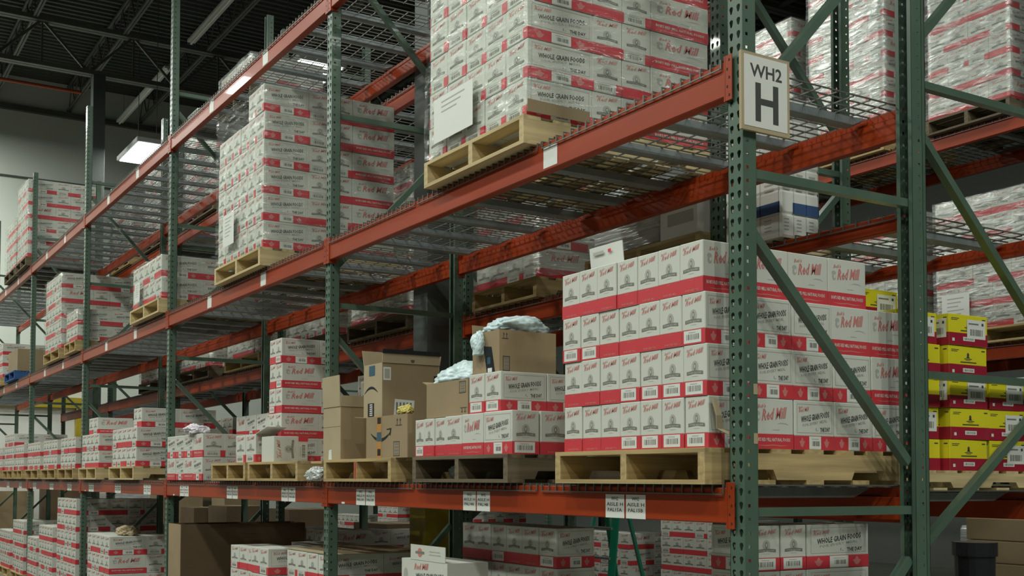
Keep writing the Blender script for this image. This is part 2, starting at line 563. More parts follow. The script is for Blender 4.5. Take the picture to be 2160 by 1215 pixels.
# ------------------------------------------------------------------ rack: posts, frames, beams, wire decks
PITCH = .0508
POST = .076
def fill2d(outer, holes):
    c = D.curves.new('sheet', 'CURVE')
    c.dimensions = '2D'
    c.fill_mode = 'BOTH'
    c.extrude = .0012
    for pts in [outer] + holes:
        s = c.splines.new('POLY')
        s.points.add(len(pts) - 1)
        for p, q in zip(s.points, pts):
            p.co = (q[0], q[1], 0, 1)
        s.use_cyclic_u = True
    o = D.objects.new('sheet', c)
    COL.objects.link(o)
    dg = bpy.context.evaluated_depsgraph_get()
    me = o.evaluated_get(dg).to_mesh()
    vs = [tuple(v.co) for v in me.vertices]
    fs = [tuple(p.vertices) for p in me.polygons]
    o.evaluated_get(dg).to_mesh_clear()
    D.objects.remove(o)
    D.curves.remove(c)
    return vs, fs

def tear(cx, cy, s=1.0):
    pts = []
    for k in range(9):
        a = math.pi * k / 8
        pts.append((cx + .0095 * s * math.cos(a), cy + .006 + .0095 * s * math.sin(a)))
    pts += [(cx - .0045 * s, cy - .012), (cx, cy - .0155), (cx + .0045 * s, cy - .012)]
    return pts

def post_mesh(height, depth=.068):
    """perforated channel post: face toward -Y at y=0 spanning x -POST..0, webs going back to y=depth"""
    mb = MB()
    fv, ff = fill2d([(-POST, 0), (0, 0), (0, PITCH), (-POST, PITCH)], [tear(-POST * .74, PITCH / 2), tear(-POST * .26, PITCH / 2)])
    sq = .0062
    sv, sf = fill2d([(0, 0), (depth, 0), (depth, PITCH), (0, PITCH)], [[(depth * .33 - sq, PITCH / 2 - sq), (depth * .33 + sq, PITCH / 2 - sq), (depth * .33 + sq, PITCH / 2 + sq), (depth * .33 - sq, PITCH / 2 + sq)]])
    for k in range(int(height / PITCH)):
        z = k * PITCH
        mb.raw([(a, .0012 - c, b + z) for a, b, c in fv], ff, 'rack_green')
        mb.raw([(-.0012 + c, a, b + z) for a, b, c in sv], sf, 'rack_green')
        mb.raw([(-POST + .0012 + c, a, b + z) for a, b, c in sv], sf, 'rack_green')
    H = int(height / PITCH) * PITCH
    mb.box(-.018, 0, depth - .0024, depth, 0, H, 'rack_green')
    mb.box(-POST, -POST + .018, depth - .0024, depth, 0, H, 'rack_green')
    mb.box(-.001, .0012, -.0010, .006, 0, H, 'rack_green')
    return mb.mesh('post')

RACK_H = 6.4
DEPTH = 1.034
POST_ME = post_mesh(RACK_H)
def simple_post_mesh(height):
    mb = MB()
    mb.box(-POST, 0, 0, .003, 0, height, 'rack_green')
    mb.box(-.003, 0, 0, .068, 0, height, 'rack_green')
    mb.box(-POST, -POST + .003, 0, .068, 0, height, 'rack_green')
    for k in range(int(height / PITCH)):
        z = k * PITCH + PITCH / 2
        for fx in (.26, .74):
            mb.box(-POST * fx - .008, -POST * fx + .008, -.0006, .001, z - .013, z + .013, 'rack_dark')
        mb.box(-.001, .0006, .018, .03, z - .006, z + .006, 'rack_dark')
    return mb.mesh('post')
POST_FAR = simple_post_mesh(RACK_H)

BAR_DEEP, BAR_W = .04, .036
def frame_parts(y_in0, y_in1, bars, diags):
    out = []
    x = -POST / 2
    for z in bars:
        mb = MB()
        mb.box(x - BAR_W / 2, x + BAR_W / 2, y_in0, y_in1, z - .02, z + .014, 'rack_green')
        out.append(('horizontal_brace', mb.mesh('horizontal_brace')))
    for (ya, za, yb, zb) in diags:
        mb = MB()
        mb.bar((x, ya, za), (x, yb, zb), BAR_W, .036, 'rack_green', up=(1, 0, 0))
        out.append(('diagonal_brace', mb.mesh('diagonal_brace')))
    return out

def foot(mb_name='foot_plate'):
    mb = MB()
    mb.box(-POST - .02, .02, -.03, .1, 0, .012, 'rack_green')
    return mb.mesh(mb_name)
FOOT = foot()

def rack_frame(x, y, depth, label, parts, group, far=False):
    f = root('upright_frame', (x, y, 0), label, 'rack frame', group)
    me = POST_FAR if far else POST_ME
    link('post', me, f)
    link('post', me, f, (-POST, depth, 0), (0, 0, math.pi))
    link('foot_plate', FOOT, f)
    link('foot_plate', FOOT, f, (-POST, depth, 0), (0, 0, math.pi))
    for n, pm in parts:
        link(n, pm, f)
    return f

IN0, IN1 = .062, DEPTH - .062
H_PARTS = frame_parts(IN0, IN1, (.23, 1.527, 2.812, 4.10, 5.39), [(.07, .42, .96, 1.32), (.96, 1.722, .07, 2.588), (.07, 3.08, .96, 4.02), (.96, 4.30, .07, 5.2)])
D2 = 1.034
G_PARTS = frame_parts(.062, D2 - .062, (.81, 2.128, 3.454, 4.77, 6.05), [(.07, 1.36, 1.0, 2.04), (.07, 3.23, 1.0, 2.35), (.07, 3.66, 1.0, 4.58), (.07, 4.95, 1.0, 5.9)])
G_FLIP = frame_parts(.062, D2 - .062, (.81, 2.128, 3.454, 4.77, 6.05), [(1.0, 1.36, .07, 2.04), (1.0, 3.36, .07, 2.46), (1.0, 3.66, .07, 4.58), (1.0, 4.95, .07, 5.9)])

_BEAM = {}
def beam_body(L, h, hi):
    mb = MB()
    # step beam: outer face full height with rounded rims, inner step lower
    c = .004
    prof = [(-.0, c), (c, 0), (.05, 0), (.05, h - .04), (.022, h - .04), (.022, h), (c, h), (0, h - c)]
    n = len(prof)
    vs = [(0, y, z) for y, z in prof] + [(L, y, z) for y, z in prof]
    fs = [tuple(range(n)), tuple(reversed(range(n, 2 * n)))] + [(k, n + k, n + (k + 1) % n, (k + 1) % n) for k in range(n)]
    mb.raw(vs, fs, 'beam_orange')
    return mb.mesh('beam_body')
def connector_mesh(h, flip):
    mb = MB()
    s = -1 if flip else 1
    xs = sorted((0, s * .036))
    mb.cbox(xs[0], xs[1], -.0045, .0, -.02, h + .02, .0015, 'beam_orange')
    xs = sorted((0, -s * .006))
    mb.box(xs[0], xs[1], -.0045, .05, -.02, h + .02, 'beam_orange')
    for k in range(5):
        z = .0 + k * (h) / 4
        cx = s * (.012 if k % 2 else .022)
        mb.box(cx - .0035, cx + .0035, -.0052, -.004, z - .005, z + .005, 'rack_dark')
    return mb.mesh('end_connector')

BH = .135
def rack_beam(xa, xb, y, z_top, label, group, h=BH, back=False):
    """beam between two posts; front face at y (toward -Y), or toward +Y when back"""
    L = xb - xa
    key = (round(L, 3), h)
    if key not in _BEAM:
        _BEAM[key] = (beam_body(L, h, 1), connector_mesh(h, False), connector_mesh(h, True))
    body, ca, cb = _BEAM[key]
    if back:
        r = root('shelf_beam', (xb, y, z_top - h), label, 'rack beam', group, math.pi)
    else:
        r = root('shelf_beam', (xa, y, z_top - h), label, 'rack beam', group)
    link('beam_body', body, r)
    link('end_connector', cb, r, (0, 0, 0))
    link('end_connector', ca, r, (L, 0, 0))
    return r

_DECK = {}
def wire_deck(x0, x1, y0, depth, z, label, group, far=False):
    """wire deck with front lip over the beam and three support channels"""
    w = x1 - x0
    key = (round(w, 3), round(depth, 3), far)
    if key not in _DECK:
        mb = MB()
        t = .0055 if not far else .006
        sx = w / round(w / (.0575 if not far else .075))
        nx = round(w / sx)
        sy = .1 if not far else .15
        ny = int(depth / sy)
        for i in range(nx + 1):
            x = i * sx
            mb.box(x - t / 2, x + t / 2, -.012, depth + .006, 0, t, 'wire')
            mb.box(x - t / 2, x + t / 2, -.012 - t, -.012, -.032, t, 'wire')
        for j in range(ny + 1):
            y = .03 + j * sy
            if y < depth:
                mb.box(0, w, y - t / 2, y + t / 2, -t, 0, 'wire')
        mb.box(0, w, -.012 - t * 2, -.012 - t, -.034, -.034 + t, 'wire')
        ch = MB()
        a, b = .03, depth - .03
        prof = [(-.026, -.006), (-.026, -.042), (-.014, -.05), (.014, -.05), (.026, -.042), (.026, -.006)]
        e = [(-.036, -.006), (-.034, -.012), (-.02, -.014), (.02, -.014), (.034, -.012), (.036, -.006)]
        rings = [[(p[0], a, p[1]) for p in e], [(p[0], a + .07, p[1]) for p in prof], [(p[0], b - .07, p[1]) for p in prof], [(p[0], b, p[1]) for p in e]]
        vs = [q for r_ in rings for q in r_]
        fs = []
        for k in range(3):
            for i in range(5):
                fs.append((k * 6 + i, k * 6 + i + 1, k * 6 + 7 + i, k * 6 + 6 + i))
        fs += [tuple(range(6)), tuple(range(18, 24))]
        ch.raw(vs, fs, 'galvanized')
        _DECK[key] = (mb.mesh('wire_grid'), ch.mesh('support_channel'))
    g, c = _DECK[key]
    r = root('wire_deck', (x0, y0, z), label, 'wire deck', group)
    link('wire_grid', g, r)
    for k in (.17, .5, .83):
        link('support_channel', c, r, (w * k, 0, 0))
    return r

W = 3.7338
LV = {'low': 1.616, 'middle': 3.239, 'high': 4.949}
BAYN = ['nearest bay beside the aisle sign', 'second bay from the aisle sign', 'third bay from the aisle sign', 'fourth bay from the aisle sign', 'fifth bay from the aisle sign', 'sixth bay from the aisle sign']
POSN = ['carrying the aisle sign', 'one bay in from the aisle sign', 'two bays in from the aisle sign', 'three bays in from the aisle sign', 'four bays in from the aisle sign', 'five bays in from the aisle sign', 'six bays in from the aisle sign']
NB = 6
for i in range(NB + 1):
    rack_frame(-i * W, 0, DEPTH, f'green perforated steel rack frame with braces, {POSN[i]}', H_PARTS, 'green frames of the front rack row', far=i > 3)
mb = MB()
for z in (1.985, 1.80):
    mb.box(.0013, .0018, .045, .066, z - .02, z + .02, 'kraft_light')
link('tape_sticker', mb.mesh('tape_sticker'), [o for o in COL.objects if o.name == 'upright_frame'][0])
BEAMS = {}
for i in range(NB):
    xa, xb = -(i + 1) * W, -i * W - POST
    for ln, z in LV.items():
        BEAMS[(i, ln)] = rack_beam(xa, xb, -.010, z, f'orange front rack beam at the {ln} shelf, {BAYN[i]}', 'orange front beams of the front rack row')
        rack_beam(xa, xb, DEPTH + .010, z, f'orange rear rack beam at the {ln} shelf, {BAYN[i]}', 'orange rear beams of the front rack row', back=True)
        dw = (xb - xa) / 3
        for k in range(3):
            wire_deck(xa + k * dw + .02, xa + (k + 1) * dw - .02, .0, DEPTH, z + .006, f'steel wire deck, {ORD[2 - k]} along its {ln} shelf, {BAYN[i]}', 'wire decks of the front rack row', far=i > 2)

# location labels on the low beams and plain stickers on the upper beams
def location_label(parent, lx, lines, w=.125, h=.1, z=.02):
    mb = MB()
    mb.box(-w / 2, w / 2, -.0012, 0, 0, h, 'paper_white')
    F = Face(mb, (-w / 2, -.0013, 0), (1, 0, 0), (0, 0, 1), w, h)
    if lines:
        for k, s in enumerate(lines):
            b = .76 - k * .24
            F.text(s, .5 - .063 * len(s), .5 + .063 * len(s), b - .01, b + .14, 'print_dark', .012, 0, 0, .0006, 1)
    o = link('location_label', mb.mesh('location_label'), parent, (lx, -.0002, z))
    o['label'] = 'white printed paper location label' if lines else 'blank white paper sticker'
    return o
for i in range(NB):
    b = BEAMS[(i, 'low')]
    L = W - POST
    for k, c in enumerate((.675, 1.865, 3.16)):      # distance of the pair from the sign post
        no = 15 - i * 3 - k
        if no < 1:
            continue
        for s, dx in (('A', -.068), ('B', .068)):
            location_label(b, L + POST - c + dx, ['WH2', 'AISLE H', f'PAL{no}{s}'], z=.001)
    for ln in ('middle', 'high'):
        for c in ((1.215, 2.5) if i else (1.215,)):
            location_label(BEAMS[(i, ln)], L + POST - c, None, .11, .105, .012)
    location_label(b, .25, None, .045, .012, .004)

# aisle sign on the first post
def aisle_sign():
    r = root('aisle_sign', (.012, -.03, 2.952), 'white WH2 H aisle sign with tan edging on the end post', 'sign')
    mb = MB()
    w, h = .252, .297
    mb.box(0, .012, 0, w, 0, h, 'kraft_light')
    link('backing_board', mb.mesh('backing_board'), r)
    mb = MB()
    mb.box(.012, .0135, .014, w - .014, .016, h - .012, 'paper_white')
    F = Face(mb, (.0137, .014, .016), (0, 1, 0), (0, 0, 1), w - .028, h - .028)
    F.text('WH2', .13, .87, .705, .89, 'print_dark', .018, 0, 0, .0006, 3)
    for a in (.25, .66):
        F.rect(a, a + .125, .085, .63, 'print_dark', .0006)
    F.rect(.375, .66, .325, .415, 'print_dark', .0006)
    link('sign_face', mb.mesh('sign_face'), r)
    return r
aisle_sign()
# ------------------------------------------------------------------ building shell
XL, XR, YF, YB, ZC = -25.0, 9.0, -9.0, 16.0, 11.35
mb = MB(); mb.box(XL - .3, XR, YF, YB, -.2, 0, 'floor_concrete'); struct('floor', mb)
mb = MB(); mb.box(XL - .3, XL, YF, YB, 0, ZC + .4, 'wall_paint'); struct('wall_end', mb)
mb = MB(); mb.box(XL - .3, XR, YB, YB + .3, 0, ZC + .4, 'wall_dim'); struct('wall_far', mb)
mb = MB()
n = int((YB - YF) / .6)
# corrugated roof deck: ribs run along Y, repeated along X
step = .2
xs = [XL + k * step for k in range(int((XR - XL) / step) + 1)]
for a in xs:
    prof = [(a, ZC), (a + .03, ZC + .06), (a + .10, ZC + .06), (a + .13, ZC), (a + .2, ZC)]
    for p, q in zip(prof, prof[1:]):
        mb.poly([(p[0], YF, p[1]), (p[0], YB, p[1]), (q[0], YB, q[1]), (q[0], YF, q[1])], 'deck_steel')
mb.box(XL, XR, YF, YB, ZC + .1, ZC + .4, 'deck_steel')
struct('ceiling', mb)

def girder(x):
    mb = MB()
    zb, zt = 9.75, 10.65
    for z in (zb, zt):
        mb.box(x - .11, x - .012, YF, YB, z, z + .09, 'joist_steel')
        mb.box(x + .012, x + .11, YF, YB, z, z + .09, 'joist_steel')
    k = 0
    y = YF
    while y < YB - .9:
        mb.bar((x, y, zb + .05), (x, y + .9, zt + .05), .05, .05, 'joist_steel')
        mb.bar((x, y + .9, zt + .05), (x, y + 1.8, zb + .05), .05, .05, 'joist_steel')
        mb.bar((x, y + .9, zt + .05), (x, y + .9, zb + .05), .035, .035, 'joist_steel')
        y += 1.8
    struct('ceiling_girder', mb)
for gx in (-19.6, -12.0, -4.4, 3.2):
    girder(gx)
def joist(y, x0, x1):
    mb = MB()
    zb, zt = 10.68, 11.26
    for z in (zb, zt):
        mb.box(x0, x1, y - .05, y - .008, z, z + .05, 'joist_steel')
        mb.box(x0, x1, y + .008, y + .05, z, z + .05, 'joist_steel')
    x = x0
    while x < x1 - .7:
        mb.bar((x, y, zb + .03), (x + .35, y, zt + .03), .022, .022, 'joist_steel')
        mb.bar((x + .35, y, zt + .03), (x + .7, y, zb + .03), .022, .022, 'joist_steel')
        x += .7
    struct('ceiling_joist', mb)
y = -8.0
while y < 15:
    joist(y, XL, XR)
    y += 1.75
mb = MB()
mb.box(XL, XL + .12, YF, YB, 10.5, 10.62, 'joist_steel')
struct('trim_wall_ledger', mb)
def column(x, y, s, guard):
    mb = MB()
    mb.cbox(x - s / 2, x + s / 2, y - s / 2, y + s / 2, 0, 9.75, .006, 'column_grey')
    mb.box(x - s / 2 - .1, x + s / 2 + .1, y - s / 2 - .02, y + s / 2 + .02, 0, .03, 'column_grey')
    o = struct('column', mb)
    if guard:
        g = MB()
        h0, h1 = s / 2 + .002, s / 2 + .014
        g.box(x - h1, x + h1, y - h1, y - h0, .032, 1.52, 'guard_yellow'); g.box(x - h1, x + h1, y + h0, y + h1, .032, 1.52, 'guard_yellow')
        g.box(x - h1, x - h0, y - h0, y + h0, .032, 1.52, 'guard_yellow'); g.box(x + h0, x + h1, y - h0, y + h0, .032, 1.52, 'guard_yellow')
        tag(link('column_guard', g.mesh('column_guard')), 'yellow painted guard round the foot of the grey building column', 'column guard')
column(-4.41, 1.165, .215, True)
column(-19.6, 2.0, .24, False)
# red sprinkler main across the roof and a conduit along the end wall
mb = MB(); mb.tube((-22.6, YF, 10.4), (-22.6, 2.3, 10.4), .04, 'pipe_red'); struct('trim_sprinkler_pipe', mb)
mb = MB(); mb.bar((XL + .05, -1, 8.9), (XL + .05, 6, 8.9), .03, .03, 'joist_steel'); struct('trim_conduit', mb)

# ------------------------------------------------------------------ hanging lamps
def lamp(p, label, kx=1.0):
    r = root('high_bay_and_fill_lamp', p, label, 'lamp', 'high-bay lamps hanging from the roof')
    mb = MB(); mb.cbox(-.58, .58, -.3, .3, 0, .09, .01, 'lamp_body'); link('housing', mb.mesh('housing'), r)
    mb = MB(); mb.box(-.54, .54, -.265, .265, -.012, 0, 'lamp_glow'); o = link('diffuser', mb.mesh('diffuser'), r)
    mb = MB()
    for s in (-.5, .5):
        mb.tube((s, 0, .09), (s, 0, ZC - p[2]), .006, 'joist_steel', 6)
    link('hanger', mb.mesh('hanger'), r)
    r.scale = (kx, kx, 1)
for k, p in enumerate(LAMPS_FRONT_AND_FILL):
    lamp(p, f'flat white lamp of the unseen front-aisle and added fill set, {ORD[k]} in its line')
for k, p in enumerate(LAMPS_BACK):
    lamp(p, f'wide white high-bay lamp over the aisle behind the racks, {ORD[k]} in its line', 1.4)
def strip_light(a, b, label):
    r = root('strip_light', a, label, 'lamp', 'unlit strip lights under the roof')
    d = Vector(b) - Vector(a)
    mb = MB(); mb.bar((0, 0, 0), d, .16, .05, 'lamp_body'); link('housing', mb.mesh('housing'), r)
    mb = MB(); mb.tube(Vector((0, 0, -.045)), d + Vector((0, 0, -.045)), .02, 'paper_white'); link('tube', mb.mesh('tube'), r)
    mb = MB()
    for t in (.1, .9):
        q = d * t
        mb.tube(q, q + Vector((0, 0, ZC - a[2])), .005, 'joist_steel', 6)
    link('hanger', mb.mesh('hanger'), r)
strip_light((-24.4, 3.6, 10.45), (-20.2, 3.6, 10.45), 'long unlit strip light under the roof near the white end wall')
strip_light((-18.6, 3.6, 10.45), (-15.4, 3.6, 10.45), 'long unlit strip light under the roof further along from the end wall')

# ------------------------------------------------------------------ second rack row, back to back with the first, and the row across the next aisle
GY = 1.28
GZ = {'low': 1.59, 'middle': 2.862, 'high': 4.90}
GX = [-.215, -1.43, -4.10, -7.83, -11.56, -15.29, -19.02]
for k, x in enumerate(GX):
    rack_frame(x, GY, D2, f'green rack frame of the second row, {ORD[k]} from its end by the aisle sign', G_FLIP if k == 1 else G_PARTS, 'green frames of the second rack row', far=k > 2)
for k in range(len(GX) - 1):
    xa, xb = GX[k + 1], GX[k] - POST
    h = .076 if k == 0 else BH
    for ln, z in GZ.items():
        if k == 0 and ln == 'high':
            continue
        hh = BH if (k == 0 and ln == 'low') else h
        rack_beam(xa, xb, GY - .01, z, f'orange front beam of the second rack row, {ln} shelf, {ORD[k]} bay', 'orange beams of the second rack row', hh)
        rack_beam(xa, xb, GY + D2 + .01, z, f'orange rear beam of the second rack row, {ln} shelf, {ORD[k]} bay', 'orange beams of the second rack row', hh, True)
        nd = 1 if k == 0 else (2 if k == 1 else 3)
        dw = (xb - xa) / nd
        for q in range(nd):
            wire_deck(xa + q * dw + .02, xa + (q + 1) * dw - .02, GY, D2, z + .006, f'wire deck of the second rack row, {ln} shelf, {ORD[k]} bay, {ORD[nd - 1 - q]} of its shelf', 'wire decks of the second rack row', far=True)
FY = 6.3
FX = [1.14, -2.6, -6.33, -10.06, -13.8, -17.53]
for k, x in enumerate(FX):
    rack_frame(x, FY, D2, f'green rack frame across the next aisle, {ORD[k]} from the yellow cartons', G_PARTS, 'green frames across the next aisle', far=True)
for k in range(len(FX) - 1):
    xa, xb = FX[k + 1], FX[k] - POST
    for ln, z in (('low', 1.59), ('middle', 2.88), ('high', 4.92)):
        rack_beam(xa, xb, FY - .01, z, f'orange front beam across the next aisle, {ln} shelf, {ORD[k]} bay', 'orange beams across the next aisle')
        rack_beam(xa, xb, FY + D2 + .01, z, f'orange rear beam across the next aisle, {ln} shelf, {ORD[k]} bay', 'orange beams across the next aisle', BH, True)
        wire_deck(xa + .02, xb - .02, FY, D2, z + .006, f'wire deck across the next aisle, {ln} shelf, {ORD[k]} bay', 'wire decks across the next aisle', far=True)

# ------------------------------------------------------------------ loads of the front row
PG = 'pallets on the shelves of the front rack row'
Z1, Z2, Z3 = 1.628, 3.251, 4.961
PH = .14
# low shelf, nearest bay: tall stack behind the sign post
pallet(-1.08, -.125, -.08, Z1, 'pallet_wood', 'pale wooden pallet under the tall carton stack by the sign post', 1.19, PG)
AX0, AX1, AY, AZ = -1.05, -.135, -.055, Z1 + PH
GA = 'cartons of the tall stack by the sign post'
WA = 'tall stack by the sign post'
A_bars = {(0, 3), (0, 4), (0, 5), (0, 6), (1, 3), (1, 4), (1, 5), (1, 6), (2, 0), (2, 1), (2, 6)}
A_mill = {(0, 1), (2, 3), (2, 4), (3, 0), (3, 1), (3, 2), (3, 3), (1, 4), (0, 9)}
aw, al, ah = (AX1 - AX0) / 7, .232, .2005
for k in range(4):
    row = ('bottom', 'second', 'third', 'top')[k]
    nd = 4 if k == 3 else 5
    off = (0, -.004, -.012, -.022)[k]
    for i in range(7):
        xc = AX0 + aw * (i + .5) + off
        gap = RND.uniform(0, .008)
        carton(xc, AY + al / 2 + gap, AZ + k * ah, aw - .003, al - .003, ah - .002, 'mill' if (k, 0) in A_mill else 'grain', (k, i) in A_bars, 0,
               f'white carton, {ORD[i]} from the low stack, {row} row, {WA}', GA)
    for j in range(1, nd):
        carton(AX1 - aw / 2 + off + RND.uniform(-.004, .004), AY + al * (j + .5), AZ + k * ah, aw - .003, al - .003, ah - .002, 'mill' if (k, j) in A_mill else 'grain', False, 0,
               f'white carton, {ORD[j]} back from the corner, {row} row, {WA}', GA)

# low shelf, nearest bay: low stack on the dark pallet
pallet(-2.43, -1.47, -.08, Z1, 'pallet_dark', 'dark weathered pallet under the low carton stack', 1.19, PG)
GB = 'cartons of the low stack on the dark pallet'
zb = Z1 + PH
xs = [-2.455, -2.345, -2.235, -2.115, -1.94]
for i in range(4):
    carton((xs[i] + xs[i + 1]) / 2, -.055 + .12 + (.004, .0, .006, .0)[i], zb, xs[i + 1] - xs[i] - .003, .235, (.205, .207, .207, .21)[i], 'grain', i == 0, 0, f'narrow white carton in the bottom row on the dark pallet, {ORD[i]} from the brown cartons', GB)
carton(-1.835, -.055 + .075, zb, .147, .205, .212, 'mill', False, -math.pi / 2, 'carton with red script side toward the aisle, bottom row on the dark pallet', GB)
carton(-1.60, -.055 + .082, zb, .16, .255, .214, 'grain', False, -math.pi / 2, 'corner carton with its lettered side toward the aisle, bottom row on the dark pallet', GB)
carton(-1.60, .115 + .09, zb, .178, .255, .214, 'grain', False, math.pi / 2, 'carton with millstone end behind the corner carton, bottom row on the dark pallet', GB)
carton(-1.60, .30 + .09, zb, .178, .255, .214, 'grain', False, math.pi / 2, 'second millstone end behind the corner carton, bottom row on the dark pallet', GB)
carton(-1.60, .49 + .09, zb, .178, .255, .214, 'grain', False, math.pi / 2, 'third millstone end behind the corner carton, bottom row on the dark pallet', GB)
zb2 = zb + .216
carton(-1.835, -.03 + .14, zb2, .147, .278, .20, 'grain', True, 0, 'upper carton with barcode end under the open box of blue packing', GB)
carton(-1.682, -.03 + .14, zb2, .147, .278, .20, 'grain', True, 0, 'upper corner carton under the open box of blue packing', GB)
carton(-1.682, .252 + .14, zb2, .147, .278, .20, 'grain', False, 0, 'upper carton behind the corner one, beside the tall stack', GB)
carton(-1.835, .252 + .14, zb2, .147, .278, .20, 'grain', False, 0, 'inner upper carton under the open box, hidden from the aisle', GB)

def brown_box(name, loc, rz, w, d, h, label, cat='box', group=None, m='kraft', flaps=(), open_top=False, marks=None, m2=None):
    """cardboard box, base centre at loc; flaps = list of (side, length, angle from flat outward horizontal up)"""
    r = root(name, loc, label, cat, group, rz)
    mb = MB()
    t = .005
    m2 = m2 or m  # when given, a darker tone that paints shade onto the end walls
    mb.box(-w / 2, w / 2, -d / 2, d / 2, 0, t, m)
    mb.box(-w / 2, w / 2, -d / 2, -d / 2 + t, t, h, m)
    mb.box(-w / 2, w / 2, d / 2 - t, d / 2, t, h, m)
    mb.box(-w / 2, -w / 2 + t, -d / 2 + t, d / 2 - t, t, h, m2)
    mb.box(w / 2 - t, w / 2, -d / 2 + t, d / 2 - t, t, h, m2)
    if not open_top:
        mb.box(-w / 2 + t, w / 2 - t, -d / 2 + t, d / 2 - t, h - t, h, m)
        mb.box(-w / 2, w / 2, -.025, .025, h, h + .0008, 'kraft_light')
    if marks:
        marks({'front': Face(mb, (-w / 2, -d / 2 - .0004, 0), (1, 0, 0), (0, 0, 1), w, h), 'end': Face(mb, (w / 2 + .0004, -d / 2, 0), (0, 1, 0), (0, 0, 1), d, h)})
    link('body', mb.mesh('body'), r)
    for side, ln, ang in flaps:
        f = MB()
        a = math.radians(ang)
        c, s = math.cos(a) * ln, math.sin(a) * ln
        if side == 'front':
            A, B, o = (-w / 2, -d / 2, h), (w / 2, -d / 2, h), (0, -c, s)
        elif side == 'back':
            A, B, o = (w / 2, d / 2, h), (-w / 2, d / 2, h), (0, c, s)
        elif side == 'end':
            A, B, o = (w / 2, -d / 2, h), (w / 2, d / 2, h), (c, 0, s)
        else:
            A, B, o = (-w / 2, d / 2, h), (-w / 2, -d / 2, h), (-c, 0, s)
        A, B, o = Vector(A), Vector(B), Vector(o)
        nn = (B - A).cross(o).normalized() * .004
        vs = [A, B, B + o, A + o, A + nn, B + nn, B + o + nn, A + o + nn]
        f.raw(vs, [(0, 1, 2, 3), (7, 6, 5, 4), (0, 4, 5, 1), (1, 5, 6, 2), (2, 6, 7, 3), (3, 7, 4, 0)], m)
        link('flap', f.mesh('flap'), r)
    return r

def smile(F, a0, a1, b, depth, th, mname='tape_black', flip=False):
    """curved arrow mark: a tapering arc with an arrow head at its end"""
    n = 14
    top, bot = [], []
    for k in range(n + 1):
        t = k / n
        a = a0 + (a1 - a0) * t
        y = b - depth * 4 * t * (1 - t) * (-1 if flip else 1)
        e = th * (.25 + 1.5 * t * (1 - t) * 2)
        top.append((a, y + e / 2)); bot.append((a, y - e / 2))
    for k in range(n):
        F.poly([bot[k], bot[k + 1], top[k + 1], top[k]], mname)
    if not flip:
        F.poly([(a1 + .03, b + .10), (a1 - .09, b + .085), (a1 - .085, b + .06), (a1, b + .065)], mname)
        F.poly([(a1 + .03, b + .10), (a1, b + .07), (a1 - .02, b - .07), (a1 + .005, b - .08)], mname)

def up_arrows(F, a, b, sa, sb, down=False):
    q = -1 if down else 1
    for k in (-1, 1):
        x = a + k * sa * .5
        F.rect(x - sa * .08, x + sa * .08, min(b, b + q * sb), max(b, b + q * sb), 'print_dark')
        F.poly([(x - sa * .3, b + q * sb * .7), (x, b + q * sb * 1.15), (x + sa * .3, b + q * sb * .7)][::q], 'print_dark', .0005)
    F.rect(a - sa * 1.1, a + sa * 1.1, b - .02 * q if not down else b, b if not down else b + .02, 'print_dark')

def icon_box(F, a0, a1, b0, b1):
    F.frame(a0, a1, b0, b1, .004, 'print_dark')
    for k in range(4):
        t = b0 + (b1 - b0) * (.12 + k * .22)
        F.rect(a0 + (a1 - a0) * .2, a0 + (a1 - a0) * .8, t, t + (b1 - b0) * .12, 'print_grey', .0005)

# low shelf, nearest bay: pallet of brown parcels
p = pallet(-3.64, -2.69, -.08, Z1, 'pallet_wood', 'wooden pallet with a red-painted block under the brown parcels', 1.19, PG)
mb = MB(); mb.box(-.012, .014, -.0015, .0, .019, .121, 'pipe_red'); link('painted_mark', mb.mesh('painted_mark'), p)

zp = Z1 + PH
def m_tall(f):
    F = f['front']
    F.poly([(.32, .0), (.52, .0), (.50, .2), (.34, .18)], 'paper_white')
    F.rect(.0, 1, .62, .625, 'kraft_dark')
brown_box('parcel_box', (-3.56, .09, zp), .0, .265, .30, .34, 'tall tan parcel with a white paper slip against the rack post', flaps=[('front', .20, 88), ('end', .07, 84), ('back', .21, 92)], open_top=True, marks=m_tall, m='kraft_light', m2='kraft', group='brown parcels on the shelf')  # light aisle face, end walls shaded by their colour
def m_low(f):
    F = f['front']
    smile(F, .12, .60, .60, .17, .085)
    F.rect(.27, .39, .0, 1.0, 'tape_orange', .0006)
    F.rect(.285, .375, .82, .97, 'tape_black', .0010)
    F.rect(.275, .385, .40, .62, 'tape_blue', .0010)
    F.rect(.29, .37, .06, .22, 'tape_black', .0010)
    up_arrows(F, .80, .76, .07, .14)
    icon_box(F, .68, .82, .04, .38)
brown_box('parcel_box', (-2.81, .13, zp), .0, .53, .36, .25, 'low brown parcel with curved arrow mark and orange tape', flaps=[('left', .16, 4)], open_top=True, marks=m_low, m='kraft', group='brown parcels on the shelf')
def m_big(f):
    F = f['front']
    smile(F, .05, .78, .46, .10, .05, flip=True)
    F.rect(.30, .62, .78, .97, 'tape_blue', .0006)
    F.rect(.24, .58, .02, .27, 'tape_black', .0006)
    for k in range(6):
        F.rect(.34, .50, .04 + k * .038, .06 + k * .038, 'paper_white', .0009)
    G = f['end']
    G.rect(.02, .15, .68, .92, 'paper_white')
    G.rect(.04, .13, .71, .89, 'print_pale_grey', .0006)
    G.poly([(.20, .02), (.54, .02), (.56, .32), (.22, .34)], 'paper_white')
    for k in range(5):
        G.rect(.24 + k * .06, .27 + k * .06, .06, .28, 'print_grey', .0007)
    G.rect(.90, .99, .62, .80, 'tape_black')
